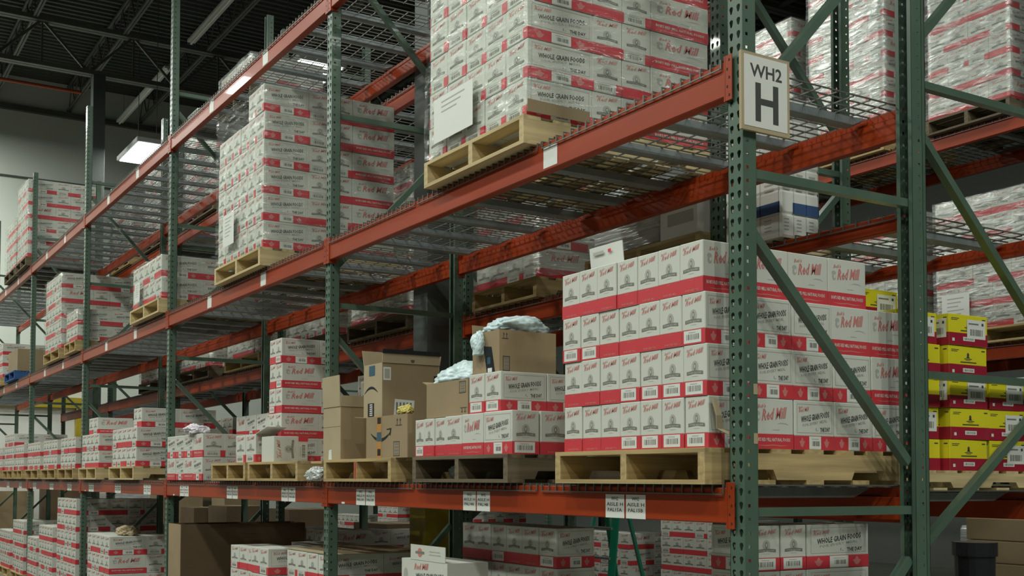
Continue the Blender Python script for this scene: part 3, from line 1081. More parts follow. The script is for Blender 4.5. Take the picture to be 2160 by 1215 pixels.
def big_parcel():
    r = brown_box('parcel_box', (-3.09, .20, zp + .252), .0, .25, .40, .33, 'big open brown parcel with arched arrow mark standing on the low parcel', flaps=[('end', .075, 88), ('left', .10, 75), ('back', .06, 80)], open_top=True, marks=m_big, m='kraft_light', m2='kraft', group='brown parcels on the shelf')  # end walls in the darker kraft as painted shade
    t = MB(); t.box(.122, .136, -.2, .2, .388, .412, 'tape_black'); link('edge_tape', t.mesh('edge_tape'), r)
    t = MB(); F = Face(t, (.1295, -.2, .33), (0, 1, 0), (0, 0, 1), .40, .075)
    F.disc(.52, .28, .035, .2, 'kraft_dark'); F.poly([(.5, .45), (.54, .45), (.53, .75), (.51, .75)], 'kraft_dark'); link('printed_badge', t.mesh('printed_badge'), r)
    return r
big_parcel()
def blob(name, loc, size, m, label, cat, seed, group=None, rough=.45, sub=5, flat=0.0):
    """crumpled soft thing"""
    import bmesh
    bm = bmesh.new()
    bmesh.ops.create_icosphere(bm, subdivisions=sub, radius=1)
    for v in bm.verts:
        p = v.co.copy()
        k = 1 + rough * (noise.noise(p * 1.3 + Vector((seed, 0, 0))) * 1.0 + .6 * abs(noise.noise(p * 3.1 + Vector((0, seed, 0)))) + .30 * noise.noise(p * 6 + Vector((0, 0, seed))) + .16 * abs(noise.noise(p * 13 + Vector((seed, 0, 0)))))
        v.co = Vector((p.x * size[0] * k, p.y * size[1] * k, max(-size[2] * .7, p.z * size[2] * k)))
    me = D.meshes.new(name)
    bm.to_mesh(me)
    bm.free()
    me.materials.append(MATS[m])
    me.polygons.foreach_set('use_smooth', [True] * len(me.polygons))
    o = link(name, me, None, (loc[0], loc[1], loc[2] + size[2] * .7))
    return tag(o, label, cat, group)
blob('crumpled_paper', (-2.66, -.0, zp + .252), (.06, .035, .03), 'tape_yellow', 'crumpled yellow paper lying on the low brown parcel', 'paper', 3)
# parcel with blue bubble wrap on the low stack
def m_r(f):
    F = f['front']
    icon_box(F, .80, .95, .62, .95)
    up_arrows(F, .90, .20, .07, .12, True)
brown_box('parcel_box', (-2.14, .10, zb + .212), 0, .44, .26, .19, 'brown parcel heaped with blue bubble wrap on the low carton stack', flaps=[('back', .10, 70), ('left', .05, 20)], open_top=True, marks=m_r, m='kraft', group='brown parcels on the shelf')
blob('bubble_wrap', (-2.19, .10, zb + .365), (.19, .105, .085), 'bubble', 'heap of pale blue bubble wrap rising out of the smaller parcel', 'packing', 11, rough=.28)
def m_q(f):
    F = f['end']
    up_arrows(F, .10, .80, .05, .12)
    icon_box(F, .06, .18, .03, .38)
    G = f['front']
    G.poly([(.55, 0), (.85, .0), (.72, .62), (.42, .66)], 'tape_black')
    G.rect(.58, .74, .02, .12, 'paper_white', .0008)
    G.rect(.56, .68, .22, .38, 'tape_blue', .0008)
brown_box('parcel_box', (-1.795, .175, zb2 + .202), 0, .255, .35, .215, 'open brown parcel with up arrows, spilling blue wrap, highest on the low stack', flaps=[('left', .05, 85)], open_top=True, marks=m_q, m='kraft', group='brown parcels on the shelf')
blob('bubble_wrap', (-1.775, .18, zb2 + .408), (.105, .155, .055), 'bubble', 'pale blue bubble wrap bulging from the top of the highest parcel', 'packing', 23, rough=.3)
blob('bubble_wrap', (-1.84, -.02, zb2 + .30), (.045, .03, .07), 'bubble', 'strip of blue bubble wrap hanging down the corner of the highest parcel', 'packing', 31, rough=.28)
blob('bubble_wrap', (-1.47, .62, zb + .218), (.09, .09, .05), 'bubble', 'small blue wrap lump low between the stacks', 'packing', 35)

blob('plastic_scrap', (-2.17, .12, Z1 + .02), (.12, .08, .06), 'bubble', 'crumpled pale plastic pushed inside the dark weathered pallet', 'plastic scrap', 61)
# torn cardboard strip on the tall stack's corner, opened carton behind its top row
def sheet(name, pts, t, m, label, cat, off=(0, 0, 1), group=None):
    mb = MB()
    o = Vector(off).normalized() * t
    n = len(pts) // 2
    for k in range(n - 1):
        a, b, c, d = [Vector(pts[i]) for i in (2 * k, 2 * k + 1, 2 * k + 3, 2 * k + 2)]
        mb.raw([a, b, c, d, a + o, b + o, c + o, d + o], [(0, 3, 2, 1), (4, 5, 6, 7), (0, 1, 5, 4), (1, 2, 6, 5), (2, 3, 7, 6), (3, 0, 4, 7)], m)
    return tag(link(name, mb.mesh(name)), label, cat, group)
sheet('torn_strip', [(-.120, -.052, 1.955), (-.120, -.025, 1.955), (-.108, -.04, 1.89), (-.108, -.01, 1.89), (-.116, -.03, 1.84), (-.116, .0, 1.84), (-.085, .005, 1.815), (-.085, .03, 1.82)], .003, 'kraft_light', 'torn tan cardboard strip hanging at the corner of the tall stack', 'cardboard strip', (1, 0, 0))
for k in range(3):
    carton(-1.0, .37, AZ + k * ah, .2, .36, ah - .002, 'grain', False, 0, '', None, True)
f = root('opened_carton', (-1.03, .36, AZ + 3 * ah - .001), 'opened tan carton with raised white flap behind the top row of the tall stack', 'box')
mb = MB(); mb.box(-.15, .12, -.17, .17, 0, .265, 'kraft'); link('body', mb.mesh('body'), f)
mb = MB(); mb.bar((-.01, -.172, .265), (-.01, -.182, .365), .24, .004, 'paper_white', up=(0, 1, 0)); F = Face(mb, (-.12, -.1835, .305), (1, 0, 0), (0, 0, 1), .22, .05); F.rect(.1, .45, .4, .7, 'print_pale_grey', .004); F.rect(.6, .7, .4, .7, 'print_red', .004); link('flap', mb.mesh('flap'), f)
# ------------------------------------------------------------------ wrapped loads on the middle shelf
def load(where, x0, x1, y0, z, layers, w, l, h, pat, pm, far=False, seed=1, d=1.19, film=True, mills=(), bars=None, film_m='stretch_film', skip=()):
    pallet(x0 - .01, x1 + .01, -.08 if y0 < 1 else y0 - .03, z, pm, f'wooden pallet under the {where}', d, PG if y0 < 1 else 'pallets of the rear rack rows')
    stack(where, x0, x1, y0, z + PH, layers, w, l, h, pat, far, f'cartons of the {where}', mills, bars, seed, skip=skip)
    if film:
        yl = sum(l if c == 'L' else w for c in pat)
        wrap(x0, x1, y0, y0 + yl, z + PH, z + PH + layers * h, f'clear stretch film round the {where}', seed=seed, film=film_m)

load('wrapped load nearest the sign', -2.30, -1.346, -.055, Z2, 6, .188, .395, .190, 'LEEL', 'pallet_pale', seed=3, mills={(k, 3) for k in range(6)}, bars=lambda k, i: True)
load('tall middle-shelf load, second bay', -5.89, -4.853, -.055, Z2, 6, .188, .37, .209, 'LEEL', 'pallet_pale', seed=5, mills={(k, 3) for k in range(6)}, bars=lambda k, i: True, skip={(5, 0), (5, 1), (5, 2), (5, 3)})
load('two-layer middle-shelf load, third bay', -8.64, -7.585, -.055, Z2, 2, .2, .40, .215, 'LLE', 'pallet_pale', seed=6)
load('wide tall load on the middle shelf, fourth bay', -13.45, -12.36, -.055, Z2, 5, .22, .42, .205, 'LEL', 'pallet_wood', far=True, seed=8)
load('short load in front on the middle shelf, fourth bay', -12.0, -11.34, -.055, Z2, 2, .22, .42, .2, 'LL', 'pallet_wood', far=True, seed=9)
load('tall load on the high shelf toward the end wall', -16.0, -15.08, -.055, Z3, 6, .23, .42, .205, 'LEL', 'pallet_dark', far=True, seed=10)
load('lower load on the high shelf toward the end wall', -17.15, -16.15, -.055, Z3, 4, .23, .42, .205, 'LEL', 'pallet_dark', far=True, seed=12)
# ------------------------------------------------------------------ far cartons as one mass
def flush_far():
    names = []
    V, Fc, M = [], [], []
    for me, mx in STUFF:
        base = len(V)
        idx = []
        for m in me.materials:
            if m.name not in names:
                names.append(m.name)
            idx.append(names.index(m.name))
        V += [tuple(mx @ v.co) for v in me.vertices]
        for p in me.polygons:
            Fc.append(tuple(i + base for i in p.vertices))
            M.append(idx[p.material_index])
    me = D.meshes.new('carton_stock')
    me.from_pydata(V, [], Fc)
    for n in names:
        me.materials.append(MATS[n])
    me.polygons.foreach_set('material_index', M)
    o = link('carton_stock', me)
    tag(o, 'white red-banded cartons stacked on the far shelves and rear rack rows', 'boxes', None, 'stuff')
# low shelf, second bay
stack('two-layer block, low shelf, second bay', -7.39, -6.33, -.03, Z1, 2, .2, .265, .205, 'EEE', group='cartons of the low shelf, second bay', front='L', seed=21)
blob('plastic_bag', (-6.62, .02, Z1 + .412), (.13, .09, .05), 'tissue', 'crumpled pale plastic bag on the cartons of the second bay', 'plastic bag', 41)
stack('rear block, low shelf, second bay', -7.3, -6.24, .62, Z1, 3, .2, .265, .205, 'E', group='cartons of the low shelf, second bay', front='L', seed=22, far=True)
pallet(-5.93, -5.12, -.08, Z1, 'pallet_wood', 'pale pallet with a narrow front, low shelf, second bay', 1.1, PG)
pallet(-5.06, -4.08, -.08, Z1, 'pallet_wood', 'wide pallet beside the post, low shelf, second bay', 1.19, PG)
GS = 'cartons of the low shelf, second bay'
carton(-5.325, .04, Z1 + PH, .215, .165, .215, 'grain', True, 0, 'outer carton of the short pair on the narrow pallet, second bay', GS)
f = root('opened_carton', (-5.10, .04, Z1 + PH), 'opened white carton with lifted flap in the short pair, second bay', 'box', GS)
link('body', carton_mesh(.215, .165, .215, 'grain', True), f)
mb = MB(); mb.bar((.1, 0, .216), (.36, -.01, .262), .16, .004, 'carton_white', up=(0, 0, 1)); link('flap', mb.mesh('flap'), f)
mb = MB(); mb.box(-.1, .105, .078, .082, .216, .29, 'carton_white'); F = Face(mb, (-.1, .0775, .216), (1, 0, 0), (0, 0, 1), .205, .074)
F.disc(.3, .55, .12, .25, 'print_pale_red'); F.rect(.1, .5, .47, .63, 'print_grey', .0006); F.rect(.58, .95, .6, .68, 'print_pale_grey'); F.rect(.58, .9, .4, .48, 'print_pale_grey')
link('flap', mb.mesh('flap'), f)
stack('narrow tall low-shelf pile, second bay', -5.19, -4.93, .135, Z1 + PH, 5, .13, .32, .192, 'LE', group=GS, seed=24, mills={(1, 0), (2, 0), (3, 0)})
stack('low-shelf pile against the second post', -4.55, -4.0, .62, Z1 + PH, 3, .265, .33, .205, 'L', group=GS, seed=25)
o = carton(-4.78, .11, Z1 + PH, .19, .25, .27, 'mill', True, 0, 'carton lying on its side with open top toward the aisle, second bay', GS)
o.matrix_world = Matrix.Translation((-4.785, .245, Z1 + PH + .096)) @ Matrix(((0, -1, 0, 0), (0, 0, -1, 0), (1, 0, 0, 0), (0, 0, 0, 1)))
blob('plastic_scrap', (-3.86, -.04, Z1 + .006), (.11, .045, .05), 'silver_film', 'crumpled clear plastic scrap beside the second rack post', 'plastic scrap', 44)
# low shelf, third to fifth bays
pallet(-11.03, -10.1, -.08, Z1, 'pallet_pale', 'pallet beside the post, low shelf, third bay', 1.19, PG)
stack('far low-shelf load, third bay', -11.0, -10.12, -.05, Z1 + PH, 2, .22, .42, .2, 'LL', group='cartons of the low shelf, third bay', seed=26)
stack('upper pile, low shelf, third bay', -10.85, -10.4, .0, Z1 + PH + .4, 1, .22, .42, .2, 'L', group='cartons of the low shelf, third bay', seed=27)
pallet(-9.48, -8.42, -.08, Z1, 'pallet_pale', 'pallet with loose board edges, low shelf, third bay', 1.19, PG)
stack('near low-shelf load, third bay', -9.45, -8.44, -.05, Z1 + PH, 2, .2, .40, .205, 'LEL', group='cartons of the low shelf, third bay', seed=28)
stack('upper pair, low shelf, third bay', -8.75, -8.44, .0, Z1 + PH + .41, 1, .155, .4, .2, 'LL', group='cartons of the low shelf, third bay', seed=29)
for i, (x0, x1, ly, sd) in enumerate(((-14.8, -13.75, 2, 30), (-13.5, -12.5, 2, 31), (-12.3, -11.35, 2, 32), (-18.3, -17.2, 2, 33), (-17.0, -16.0, 3, 34), (-15.9, -15.1, 2, 35))):
    pallet(x0, x1, -.08, Z1, 'pallet_wood', f'pallet on the low shelf toward the end wall, {ORD[i]} of its line', 1.19, PG)
    stack('', x0 + .02, x1 - .02, -.05, Z1 + PH, ly, .21, .42, .2, 'LL', far=True, seed=sd)
# brown load on a blue pallet, middle shelf, fifth bay
pallet(-16.95, -15.95, -.08, Z2, 'pallet_blue', 'blue pallet under the brown carton toward the end wall', 1.19, PG)
brown_box('bulk_carton', (-16.45, .5, Z2 + PH), 0, .92, 1.05, .36, 'film-wrapped brown carton on a blue pallet toward the end wall', m='kraft')
pallet(-18.4, -17.4, -.08, Z2, 'pallet_wood', 'pallet on the middle shelf nearest the end wall', 1.19, PG)
stack('', -18.4, -17.4, -.05, Z2 + PH, 3, .22, .42, .2, 'LL', far=True, seed=36)
# high shelf, second and third bays
pallet(-7.0, -6.12, .30, Z3, 'pallet_dark', 'dark pallet set back on the high shelf, second bay', .72, PG)
stack('', -6.98, -6.14, .32, Z3 + PH, 1, .21, .34, .29, 'LL', far=True, seed=50)
wrap(-6.98, -6.14, .32, 1.0, Z3 + PH, Z3 + PH + .29, 'film round the low load set back on the high shelf, second bay', seed=50, film='dense_film')
# ------------------------------------------------------------------ floor level under the front row
FG = 'pallets on the floor under the front rack row'
def floor_stack(where, x0, x1, y0, layers, near, w, l, h, pat, z0, seed, front='E', pm='pallet_dark', d=1.15):
    pallet(x0 - .02, x1 + .02, y0 - .03, z0 - PH, pm, f'floor pallet under the {where}', d, FG)
    if layers > near:
        stack('', x0, x1, y0, z0, layers - near, w, l, h, pat, far=True, seed=seed)
    if near:
        stack(where, x0, x1, y0, z0 + (layers - near) * h, near, w, l, h, pat, group=f'cartons of the {where}', seed=seed + 1, front=front, rows={1: ('top',), 2: ('second', 'top'), 3: ('third', 'second', 'top')}[near])
floor_stack('shaded floor pile below the dark pallet', -2.62, -1.68, .36, 6, 2, .157, .25, .209, 'L', .14, 60)
# column of cartons below the right end
for k in range(7):
    z = .0 + .14 + k * .1885
    far = k < 5
    ys = [(.345, .155, 'E'), (.505, .15, 'E'), (.66, .385, 'L')]
    for j, (y, ww, c) in enumerate(ys):
        if c == 'E':
            carton(-.42, y + ww / 2, z, ww - .003, .24, .186, 'grain', True, math.pi / 2, f'shaded carton end below the diagonal brace, {ORD[j]} back, {("lower", "upper")[k == 6]} row at floor level', 'cartons at floor level by the sign post', far)
        else:
            carton(-.40, y + ww / 2, z, .2, ww - .003, .186, 'grain', False, 0, f'lettered carton side below the cross brace, {("lower", "upper")[k == 6]} row at floor level', 'cartons at floor level by the sign post', far)
pallet(-.62, -.29, .3, 0, 'pallet_dark', 'floor pallet by the sign post', .8, FG)
# opened carton with raised flap
floor_stack('floor pile under the opened carton', -2.75, -2.66 + .55, -.03, 4, 0, .2, .30, .225, 'L', .14, 62, d=.36)
f = root('opened_carton', (-2.42, .12, .14 + 4 * .225), 'opened white carton with upright flap at floor level below the brown parcels', 'box')
mb = MB(); mb.box(-.26, .26, -.13, .13, 0, .15, 'carton_white'); F = Face(mb, (-.15, -.1305, 0), (1, 0, 0), (0, 0, 1), .41, .15)
F.text('Red Mill', .1, .5, .62, .86, 'print_pale_red', .02, .3, .05, res=1); F.text('WHOLE GRAIN FOODS', .15, .9, .28, .5, 'print_dark', .018, 0, .1, res=1)
F = Face(mb, (-.26, -.1305, 0), (1, 0, 0), (0, 0, 1), .1, .15); F.disc(.5, .4, .25, .25, 'print_pale_grey')
link('body', mb.mesh('body'), f)
mb = MB(); mb.box(-.15, .24, -.132, -.128, .15, .235, 'carton_white'); F = Face(mb, (-.15, -.1325, .15), (1, 0, 0), (0, 0, 1), .39, .085)
F.disc(.28, .5, .07, .3, 'print_pale_red'); F.rect(.15, .41, .42, .58, 'print_grey', .0006); F.rect(.55, .85, .6, .66, 'print_pale_grey'); F.rect(.55, .88, .4, .46, 'print_pale_grey')
link('flap', mb.mesh('flap'), f)
# second bay: bulk carton and floor pile
pallet(-7.42, -6.5, -.02, 0, 'pallet_dark', 'floor pallet under the tall brown bulk carton', 1.19, FG)
brown_box('bulk_carton', (-7.22, .62, PH), 0, .38, 1.24, 1.08, 'tall brown bulk carton at floor level in the second bay', m='kraft', m2='kraft_dark', open_top=True)  # dark end walls: side shade put into the colour
floor_stack('floor pile beside the bulk carton', -6.0, -5.2, .12, 5, 1, .2, .34, .19, 'LL', .14, 64)
floor_stack('floor pile before the second rack post', -5.14, -4.78, -.02, 5, 2, .18, .42, .197, 'LEL', .14, 66)
def lid(x0, x1, y0, y1, z, label):
    mb = MB(); mb.box(x0, x1, y0, y1, z, z + .006, 'kraft_light'); tag(link('cardboard_sheet', mb.mesh('cardboard_sheet')), label, 'cardboard sheet')
stack('', -5.6, -5.15, .5, .14, 5, .2, .42, .197, 'L', far=True, seed=67)
stack('', -4.7, -3.95, .1, .14, 5, .2, .42, .197, 'LL', far=True, seed=68)
lid(-4.75, -3.9, .1, .95, .14 + 5 * .197 + .001, 'flat tan cardboard sheet topping the floor pile by the second post')
# third bay and beyond
floor_stack('floor pile of the third bay', -10.75, -9.66, -.02, 4, 3, .22, .42, .212, 'EEEE', .14, 70)
blob('crumpled_paper', (-9.9, .25, .99), (.16, .1, .06), 'kraft_light', 'crumpled brown paper on the floor pile of the third bay', 'paper', 52)
floor_stack('tall floor pile of the fourth bay', -12.6, -11.42, -.02, 6, 0, .22, .42, .207, 'EEEE', .14, 72)
for i, (x0, x1, ly, sd) in enumerate(((-13.9, -12.9, 4, 74), (-14.85, -14.1, 3, 75), (-16.2, -15.2, 4, 76), (-17.6, -16.5, 3, 77))):
    floor_stack(f'{ORD[i]} floor pile beyond the tall pile', x0, x1, -.02, ly, 0, .22, .42, .207, 'LEL', .14, sd, pm='pallet_wood')

# ------------------------------------------------------------------ yellow cartons on the second row
def yellow_mesh(lab):
    mb = MB()
    w, d, h = .21, .286, .146
    mb.cbox(-w / 2, w / 2, -d / 2, d / 2, 0, h, .002, 'carton_yellow')
    for o, u, ww in (((w / 2 + .0003, -d / 2, 0), (0, 1, 0), d), ((-w / 2, -d / 2 - .0003, 0), (1, 0, 0), w)):
        F = Face(mb, o, u, (0, 0, 1), ww, h)
        F.rect(0, 1, 0, .40, 'carton_crimson')
        F.rect(.08, .14, .12, .22, 'paper_white', .0008)
        F.rect(.36, .66, .15, .28, 'paper_white', .0008)
        F.barcode(.39, .63, .18, .25, 'print_grey', .0012, 9)
        F.rect(.06, .26, .86, .88, 'print_dark', .0006); F.rect(.06, .22, .81, .83, 'print_dark', .0006)
        F.disc(.5, .72, .03, .07, 'print_dark'); F.poly([(.45, .62), (.55, .62), (.52, .68), (.48, .68)], 'print_dark')
        F.rect(.40, .60, .575, .60, 'print_dark', .0006); F.rect(.44, .56, .54, .555, 'print_dark', .0006)
        F.rect(.30, .72, .46, .495, 'print_dark', .0006)
        F.rect(.86, .95, .86, .90, 'print_dark', .0006)
        if lab:
            F.rect(.46, .94, .24, .86, 'paper_white', .0016)
            F.barcode(.54, .88, .34, .55, 'print_grey', .0020, 10, 5)
            F.rect(.5, .76, .70, .75, 'print_grey', .0020); F.rect(.84, .89, .68, .77, 'print_dark', .0020)
    return mb.mesh('yellow_carton')
YM = {True: yellow_mesh(True), False: yellow_mesh(False)}
p = pallet(-1.24, -.31, 1.27, GZ['low'] + .012, 'pallet_pale', 'pale pallet under the yellow cartons', 1.04, 'pallets of the rear rack rows')
p.scale.z = .66
ZY = GZ['low'] + .012 + .66 * PH
YL = {(4, 0): 1, (4, 1): 1, (2, 1): 1, (2, 2): 1, (1, 0): 1, (1, 2): 1, (0, 2): 1}
for j, y in enumerate((1.475, 1.795, 2.10)):
    for k in range(5 if j < 2 else 3):
        lab = bool(YL.get((k, j)))
        o = link('yellow_carton', YM[lab], None, (-.325 - .105 - (.03 if j == 0 else 0) + RND.uniform(-.006, .006), y + RND.uniform(-.01, .01), ZY + k * .149), (0, 0, RND.uniform(-.015, .015)))
        tag(o, f'{"labelled " if lab else ""}yellow and crimson carton, {ORD[j]} column back from the sign side, {ORD[k]} layer up', 'box', 'yellow cartons on the second row')
for k in range(6):
    o = link('yellow_carton', YM[k == 5], None, (-.75, 1.56, ZY + k * .149), (0, 0, 0))
    tag(o, f'yellow and crimson carton in the inner column behind the tall white stack, {ORD[k]} layer up', 'box', 'yellow cartons on the second row')

# ------------------------------------------------------------------ loads of the second row
def wrapped_pack(x0, x1, y0, y1, z0, z1, label, m='silver_film', band=False, cat='wrapped load'):
    mb = MB()
    nz = 6
    for k in range(nz):
        h = (z1 - z0) / nz
        mb.cbox(x0, x1, y0, y1, z0 + k * h, z0 + (k + 1) * h, .012, m)
    F = Face(mb, (x1 + .001, y0, z0), (0, 1, 0), (0, 0, 1), y1 - y0, z1 - z0)
    G = Face(mb, (x0, y0 - .001, z0), (1, 0, 0), (0, 0, 1), x1 - x0, z1 - z0)
    if band:
        for q in (F, G):
            q.rect(.30, .98, .17, .25, 'print_blue')
            for a in (.08, .40, .72):
                q.rect(a + .24, a + .25, .0, 1, 'print_pale_grey')
                for k in range(4):
                    q.rect(a, a + .16, .34 + k * .035, .352 + k * .035, 'print_pale_grey')
                    q.rect(a, a + .12, .05 + k * .025, .058 + k * .025, 'print_pale_grey')
    return tag(link('wrapped_pack', mb.mesh('wrapped_pack')), label, cat, 'wrapped packs on the second row')
ZG = GZ['middle'] + .012
wrapped_pack(-7.38, -7.06, .12, .8, Z3 + .006, Z3 + .17, 'flat film-wrapped pack lying on the high shelf behind the third rack post')
wrapped_pack(-1.34, -.95, 1.22, 1.50, ZG, ZG + .72, 'white film-wrapped pack with a blue band behind the sign post', 'paper_white', True)
pallet(-2.56, -1.53, 1.22, ZG, 'pallet_pale', 'pale pallet under the silver film-wrapped pack', 1.1, 'pallets of the rear rack rows')
wrapped_pack(-2.50, -1.88, 1.24, 2.2, ZG + PH, ZG + PH + .62, 'silver film-wrapped pack on the second row above the tall stack')
def m_white(f):
    F = f['front']
    F.frame(.2, .8, .55, .78, .006, 'print_blue')
    F.rect(.2, .9, .2, .4, 'print_pale_grey')
r_ = brown_box('storage_carton', (-1.70, 1.40, ZG + PH), 0, .30, .36, .34, 'plain white carton with a blue printed frame beside the silver pack', m='paper_white', marks=m_white)
GL = [('second-row middle load beside the silver pack', -3.9, -3.1, ZG, 4, 3), ('second-row middle load behind the grey column', -6.05, -4.92, ZG, 6, 5),
      ('second-row middle load behind the third post', -7.6, -6.45, ZG, 4, 7), ('second-row middle load, third bay', -9.4, -8.3, ZG, 3, 9), ('second-row middle load, third bay deep', -11.2, -10.0, ZG, 4, 11),
      ('second-row middle load, fourth bay', -13.2, -12.0, ZG, 3, 13),
      ('second-row high load, third bay', -9.2, -8.1, GZ['high'] + .012, 4, 15), ('second-row high load, third bay deep', -11.1, -9.9, GZ['high'] + .012, 5, 17), ('second-row high load, fourth bay', -13.1, -12.0, GZ['high'] + .012, 5, 19), ('second-row high load, fourth bay deep', -15.0, -13.9, GZ['high'] + .012, 4, 20),
      ('second-row low load behind the brown parcels', -5.9, -4.8, GZ['low'] + .012, 4, 21), ('second-row low load, second bay', -7.5, -6.4, GZ['low'] + .012, 3, 23), ('second-row low load behind the tall stack', -3.6, -2.6, GZ['low'] + .012, 2, 25),
      ('second-row low load, third bay', -10.8, -9.2, GZ['low'] + .012, 3, 27), ('second-row low load, fourth bay', -14.2, -12.6, GZ['low'] + .012, 3, 28),
      ('second-row floor load, second bay', -7.5, -6.4, 0, 5, 29), ('second-row floor load, third bay', -11.2, -9.8, 0, 4, 30), ('second-row floor load, fourth bay', -14.9, -13.2, 0, 4, 31)]
for i, (wh, x0, x1, z, ly, sd) in enumerate(GL):
    load(wh, x0, x1, GY - .03, z, ly, .2, .40, .205, 'LEL', 'pallet_dark' if i % 3 else 'pallet_wood', far=True, seed=sd, film=('floor' not in wh and 'low' not in wh), d=1.15, film_m='dense_film')
sheet('slip_sheet', [(-1.322, -.07, 3.40), (-1.322, .30, 3.40), (-1.318, -.07, 3.46), (-1.318, .30, 3.455)], .003, 'kraft', 'tan slip sheet edge under the wrapped load nearest the sign', 'cardboard sheet', (1, 0, 0))
def paper(x0, x1, y, z0, z1, label, lines=6):
    mb = MB()
    mb.box(x0, x1, y - .001, y, z0, z1, 'paper_white')
    F = Face(mb, (x0, y - .0012, z0), (1, 0, 0), (0, 0, 1), x1 - x0, z1 - z0)
    for k in range(lines):
        F.rect(.2, .8 - .1 * (k % 3), .85 - k * .11, .88 - k * .11, 'print_pale_grey')
    tag(link('paper_sheet', mb.mesh('paper_sheet')), label, 'paper', 'paper sheets on the film-wrapped loads')
paper(-2.18, -1.78, -.092, 3.46, 3.70, 'white paper sheet on the aisle face of the wrapped load nearest the sign', 3)
paper(-5.66, -5.40, -.092, 3.52, 3.78, 'white paper sheet low on the tall load of the second bay')
paper(-8.42, -8.22, -.092, 3.44, 3.64, 'white paper sheet on the two-layer load of the third bay')
paper(-3.63, -3.35, FY - .09, 3.05, 3.38, 'white paper sheet on the film above the yellow cartons')
# ------------------------------------------------------------------ loads across the next aisle
FL = [('high load across the next aisle, third from the right post', -6.15, -5.46, 4.932, 8), ('high load across the next aisle, middle of three', -5.22, -4.27, 4.932, 10), ('high load across the next aisle, nearest of three', -3.78, -2.95, 4.932, 10),
      ('middle load across the next aisle, nearest', -3.72, -2.78, 2.892, 6), ('middle load across the next aisle, second', -4.85, -3.92, 2.892, 6), ('middle load across the next aisle, third', -6.1, -5.1, 2.892, 6),
      ('low load across the next aisle, nearest', -3.72, -2.78, 1.602, 4), ('low load across the next aisle, second', -5.0, -3.92, 1.602, 3),
      ('floor load across the next aisle, first', -7.6, -6.6, 0, 5), ('floor load across the next aisle, second', -9.6, -8.2, 0, 4), ('floor load across the next aisle, third', -13.2, -12.0, 0, 5), ('floor load across the next aisle, fourth', -15.4, -14.6, 0, 6), ('floor load across the next aisle, fifth', -17.2, -16.2, 0, 4),
      ('middle load across the next aisle, fourth', -9.5, -8.2, 2.892, 4), ('middle load across the next aisle, fifth', -13.4, -12.0, 2.892, 5)]
for i, (wh, x0, x1, z, ly) in enumerate(FL):
    load(wh, x0, x1, FY - .05, z + .002 if z else 0, ly, .2, .40, .205, 'LEL', 'pallet_wood' if i % 2 else 'pallet_dark', far=True, seed=100 + i, film=z > 2, d=1.15, film_m='dense_film')
for i, (x, hgt, m) in enumerate(((-8.9, .95, 'kraft_dark'), (-10.6, .8, 'kraft_dark'), (-11.7, 1.0, 'kraft_dark'), (-14.0, .8, 'kraft_dark'), (-15.9, 1.1, 'kraft_dark'), (-18.6, 1.1, 'kraft_dark'), (-20.0, 1.3, 'kraft'), (-21.4, 1.0, 'kraft_dark'))):  # dark kraft carries the background shade in its colour
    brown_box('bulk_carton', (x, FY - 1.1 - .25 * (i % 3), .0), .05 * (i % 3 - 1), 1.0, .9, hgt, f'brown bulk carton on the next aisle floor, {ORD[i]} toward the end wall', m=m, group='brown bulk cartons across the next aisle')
for i, (x, ly) in enumerate(((-8.0, 4), (-9.3, 3), (-11.0, 4), (-12.4, 3), (-14.8, 4), (-16.2, 3), (-18.2, 4), (-19.5, 3))):
    stack('', x - .5, x + .5, FY, 1.62, ly, .2, .40, .205, 'LEL', far=True, seed=200 + i)
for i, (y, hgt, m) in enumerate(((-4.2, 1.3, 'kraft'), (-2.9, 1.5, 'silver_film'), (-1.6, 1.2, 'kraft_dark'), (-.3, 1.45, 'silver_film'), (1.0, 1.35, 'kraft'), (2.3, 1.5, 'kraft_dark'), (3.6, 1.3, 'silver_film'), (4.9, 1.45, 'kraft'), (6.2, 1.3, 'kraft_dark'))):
    brown_box('bulk_carton', (-23.6, y, 0), 0, 1.05, 1.0, hgt, f'bulk load standing along the end wall, {ORD[i]} in that line from the aisle', m=m, group='bulk loads along the end wall')
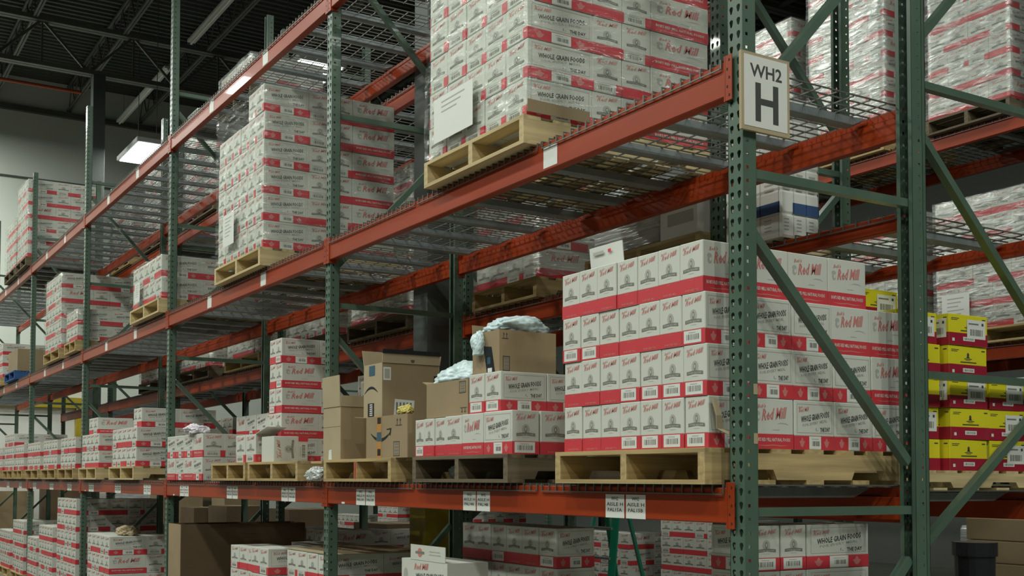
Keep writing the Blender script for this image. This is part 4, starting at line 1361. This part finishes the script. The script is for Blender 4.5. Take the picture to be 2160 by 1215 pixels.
# green step ladder in the next aisle
def ladder():
    r = root('step_ladder', (-5.8, 4.0, 0), 'green step ladder standing in the next aisle', 'ladder')
    H = 1.62
    for s in (-1, 1):
        mb = MB(); mb.bar((s * .26, -.25, 0), (s * .15, 0, H), .07, .03, 'ladder_green'); link('front_rail', mb.mesh('front_rail'), r)
        mb = MB(); mb.bar((s * .26, .42, 0), (s * .15, .03, H), .05, .025, 'ladder_green'); link('rear_rail', mb.mesh('rear_rail'), r)
    for k in range(5):
        t = (k + 1) * .18
        mb = MB(); hw = .26 - .11 * t - .01; mb.box(-hw, hw, -.25 + .25 * t - .04, -.25 + .25 * t + .04, H * t - .012, H * t + .012, 'galvanized'); link('step', mb.mesh('step'), r)
    mb = MB(); mb.box(-.18, .18, -.06, .08, H, H + .05, 'ladder_green'); link('top_cap', mb.mesh('top_cap'), r)
ladder()
# flat brown cartons and silver sacks on the floor of the next aisle
for k in range(9):
    mb = MB(); mb.cbox(-1.95, -1.3, 4.1, 5.0, .001 + k * .155, .152 + k * .155, .006, 'kraft')
    tag(link('flat_carton', mb.mesh('flat_carton')), f'flat brown carton in the pile on the next aisle floor, {ORD[k]} up', 'box', 'flat brown cartons in a pile')
for k in range(6):
    mb = MB(); mb.cbox(-2.75, -2.2, 5.15, 5.9, .001 + k * .215, .214 + k * .215, .03, 'silver_film')
    tag(link('sack', mb.mesh('sack')), f'silvery sack in the pile beside the flat brown cartons, {ORD[k]} up', 'sack', 'silvery sacks in a pile')
def bin_():
    r = root('plastic_roll', (-1.2, 3.1, 0), 'black roll of plastic standing on end behind the second rack row', 'roll')
    r.scale = (.42, .42, 1)
    mb = MB(); n = 20
    for k in range(n):
        a, b = math.tau * k / n, math.tau * (k + 1) / n
        for z0, r0, z1, r1 in ((0, .22, 1.2, .27), (1.2, .30, 1.28, .30), (1.2, .27, 1.2, .30)):
            mb.poly([(r0 * math.cos(a), r0 * math.sin(a), z0), (r0 * math.cos(b), r0 * math.sin(b), z0), (r1 * math.cos(b), r1 * math.sin(b), z1), (r1 * math.cos(a), r1 * math.sin(a), z1)], 'tape_black')
    link('body', mb.mesh('body'), r)
    mb = MB()
    mb.poly([(.29 * math.cos(math.tau * k / n), .29 * math.sin(math.tau * k / n), 1.281) for k in range(n)], 'tape_black')
    mb.box(-.06, .06, -.31, -.29, 1.2, 1.24, 'tape_black')
    link('core', mb.mesh('core'), r)
bin_()
# yellow dock frame on the end wall
mb = MB()
mb.box(XL + .01, XL + .25, -3.6, 3.0, 3.35, 3.6, 'guard_yellow'); mb.box(XL + .01, XL + .25, 2.75, 3.0, 0, 3.35, 'guard_yellow')
struct('trim_dock_frame', mb)
mb = MB(); mb.box(XL + .01, XL + .08, -3.6, 2.75, 0, 3.35, 'paper_white'); struct('door_1', mb)

#ENDLOADS
flush_far()
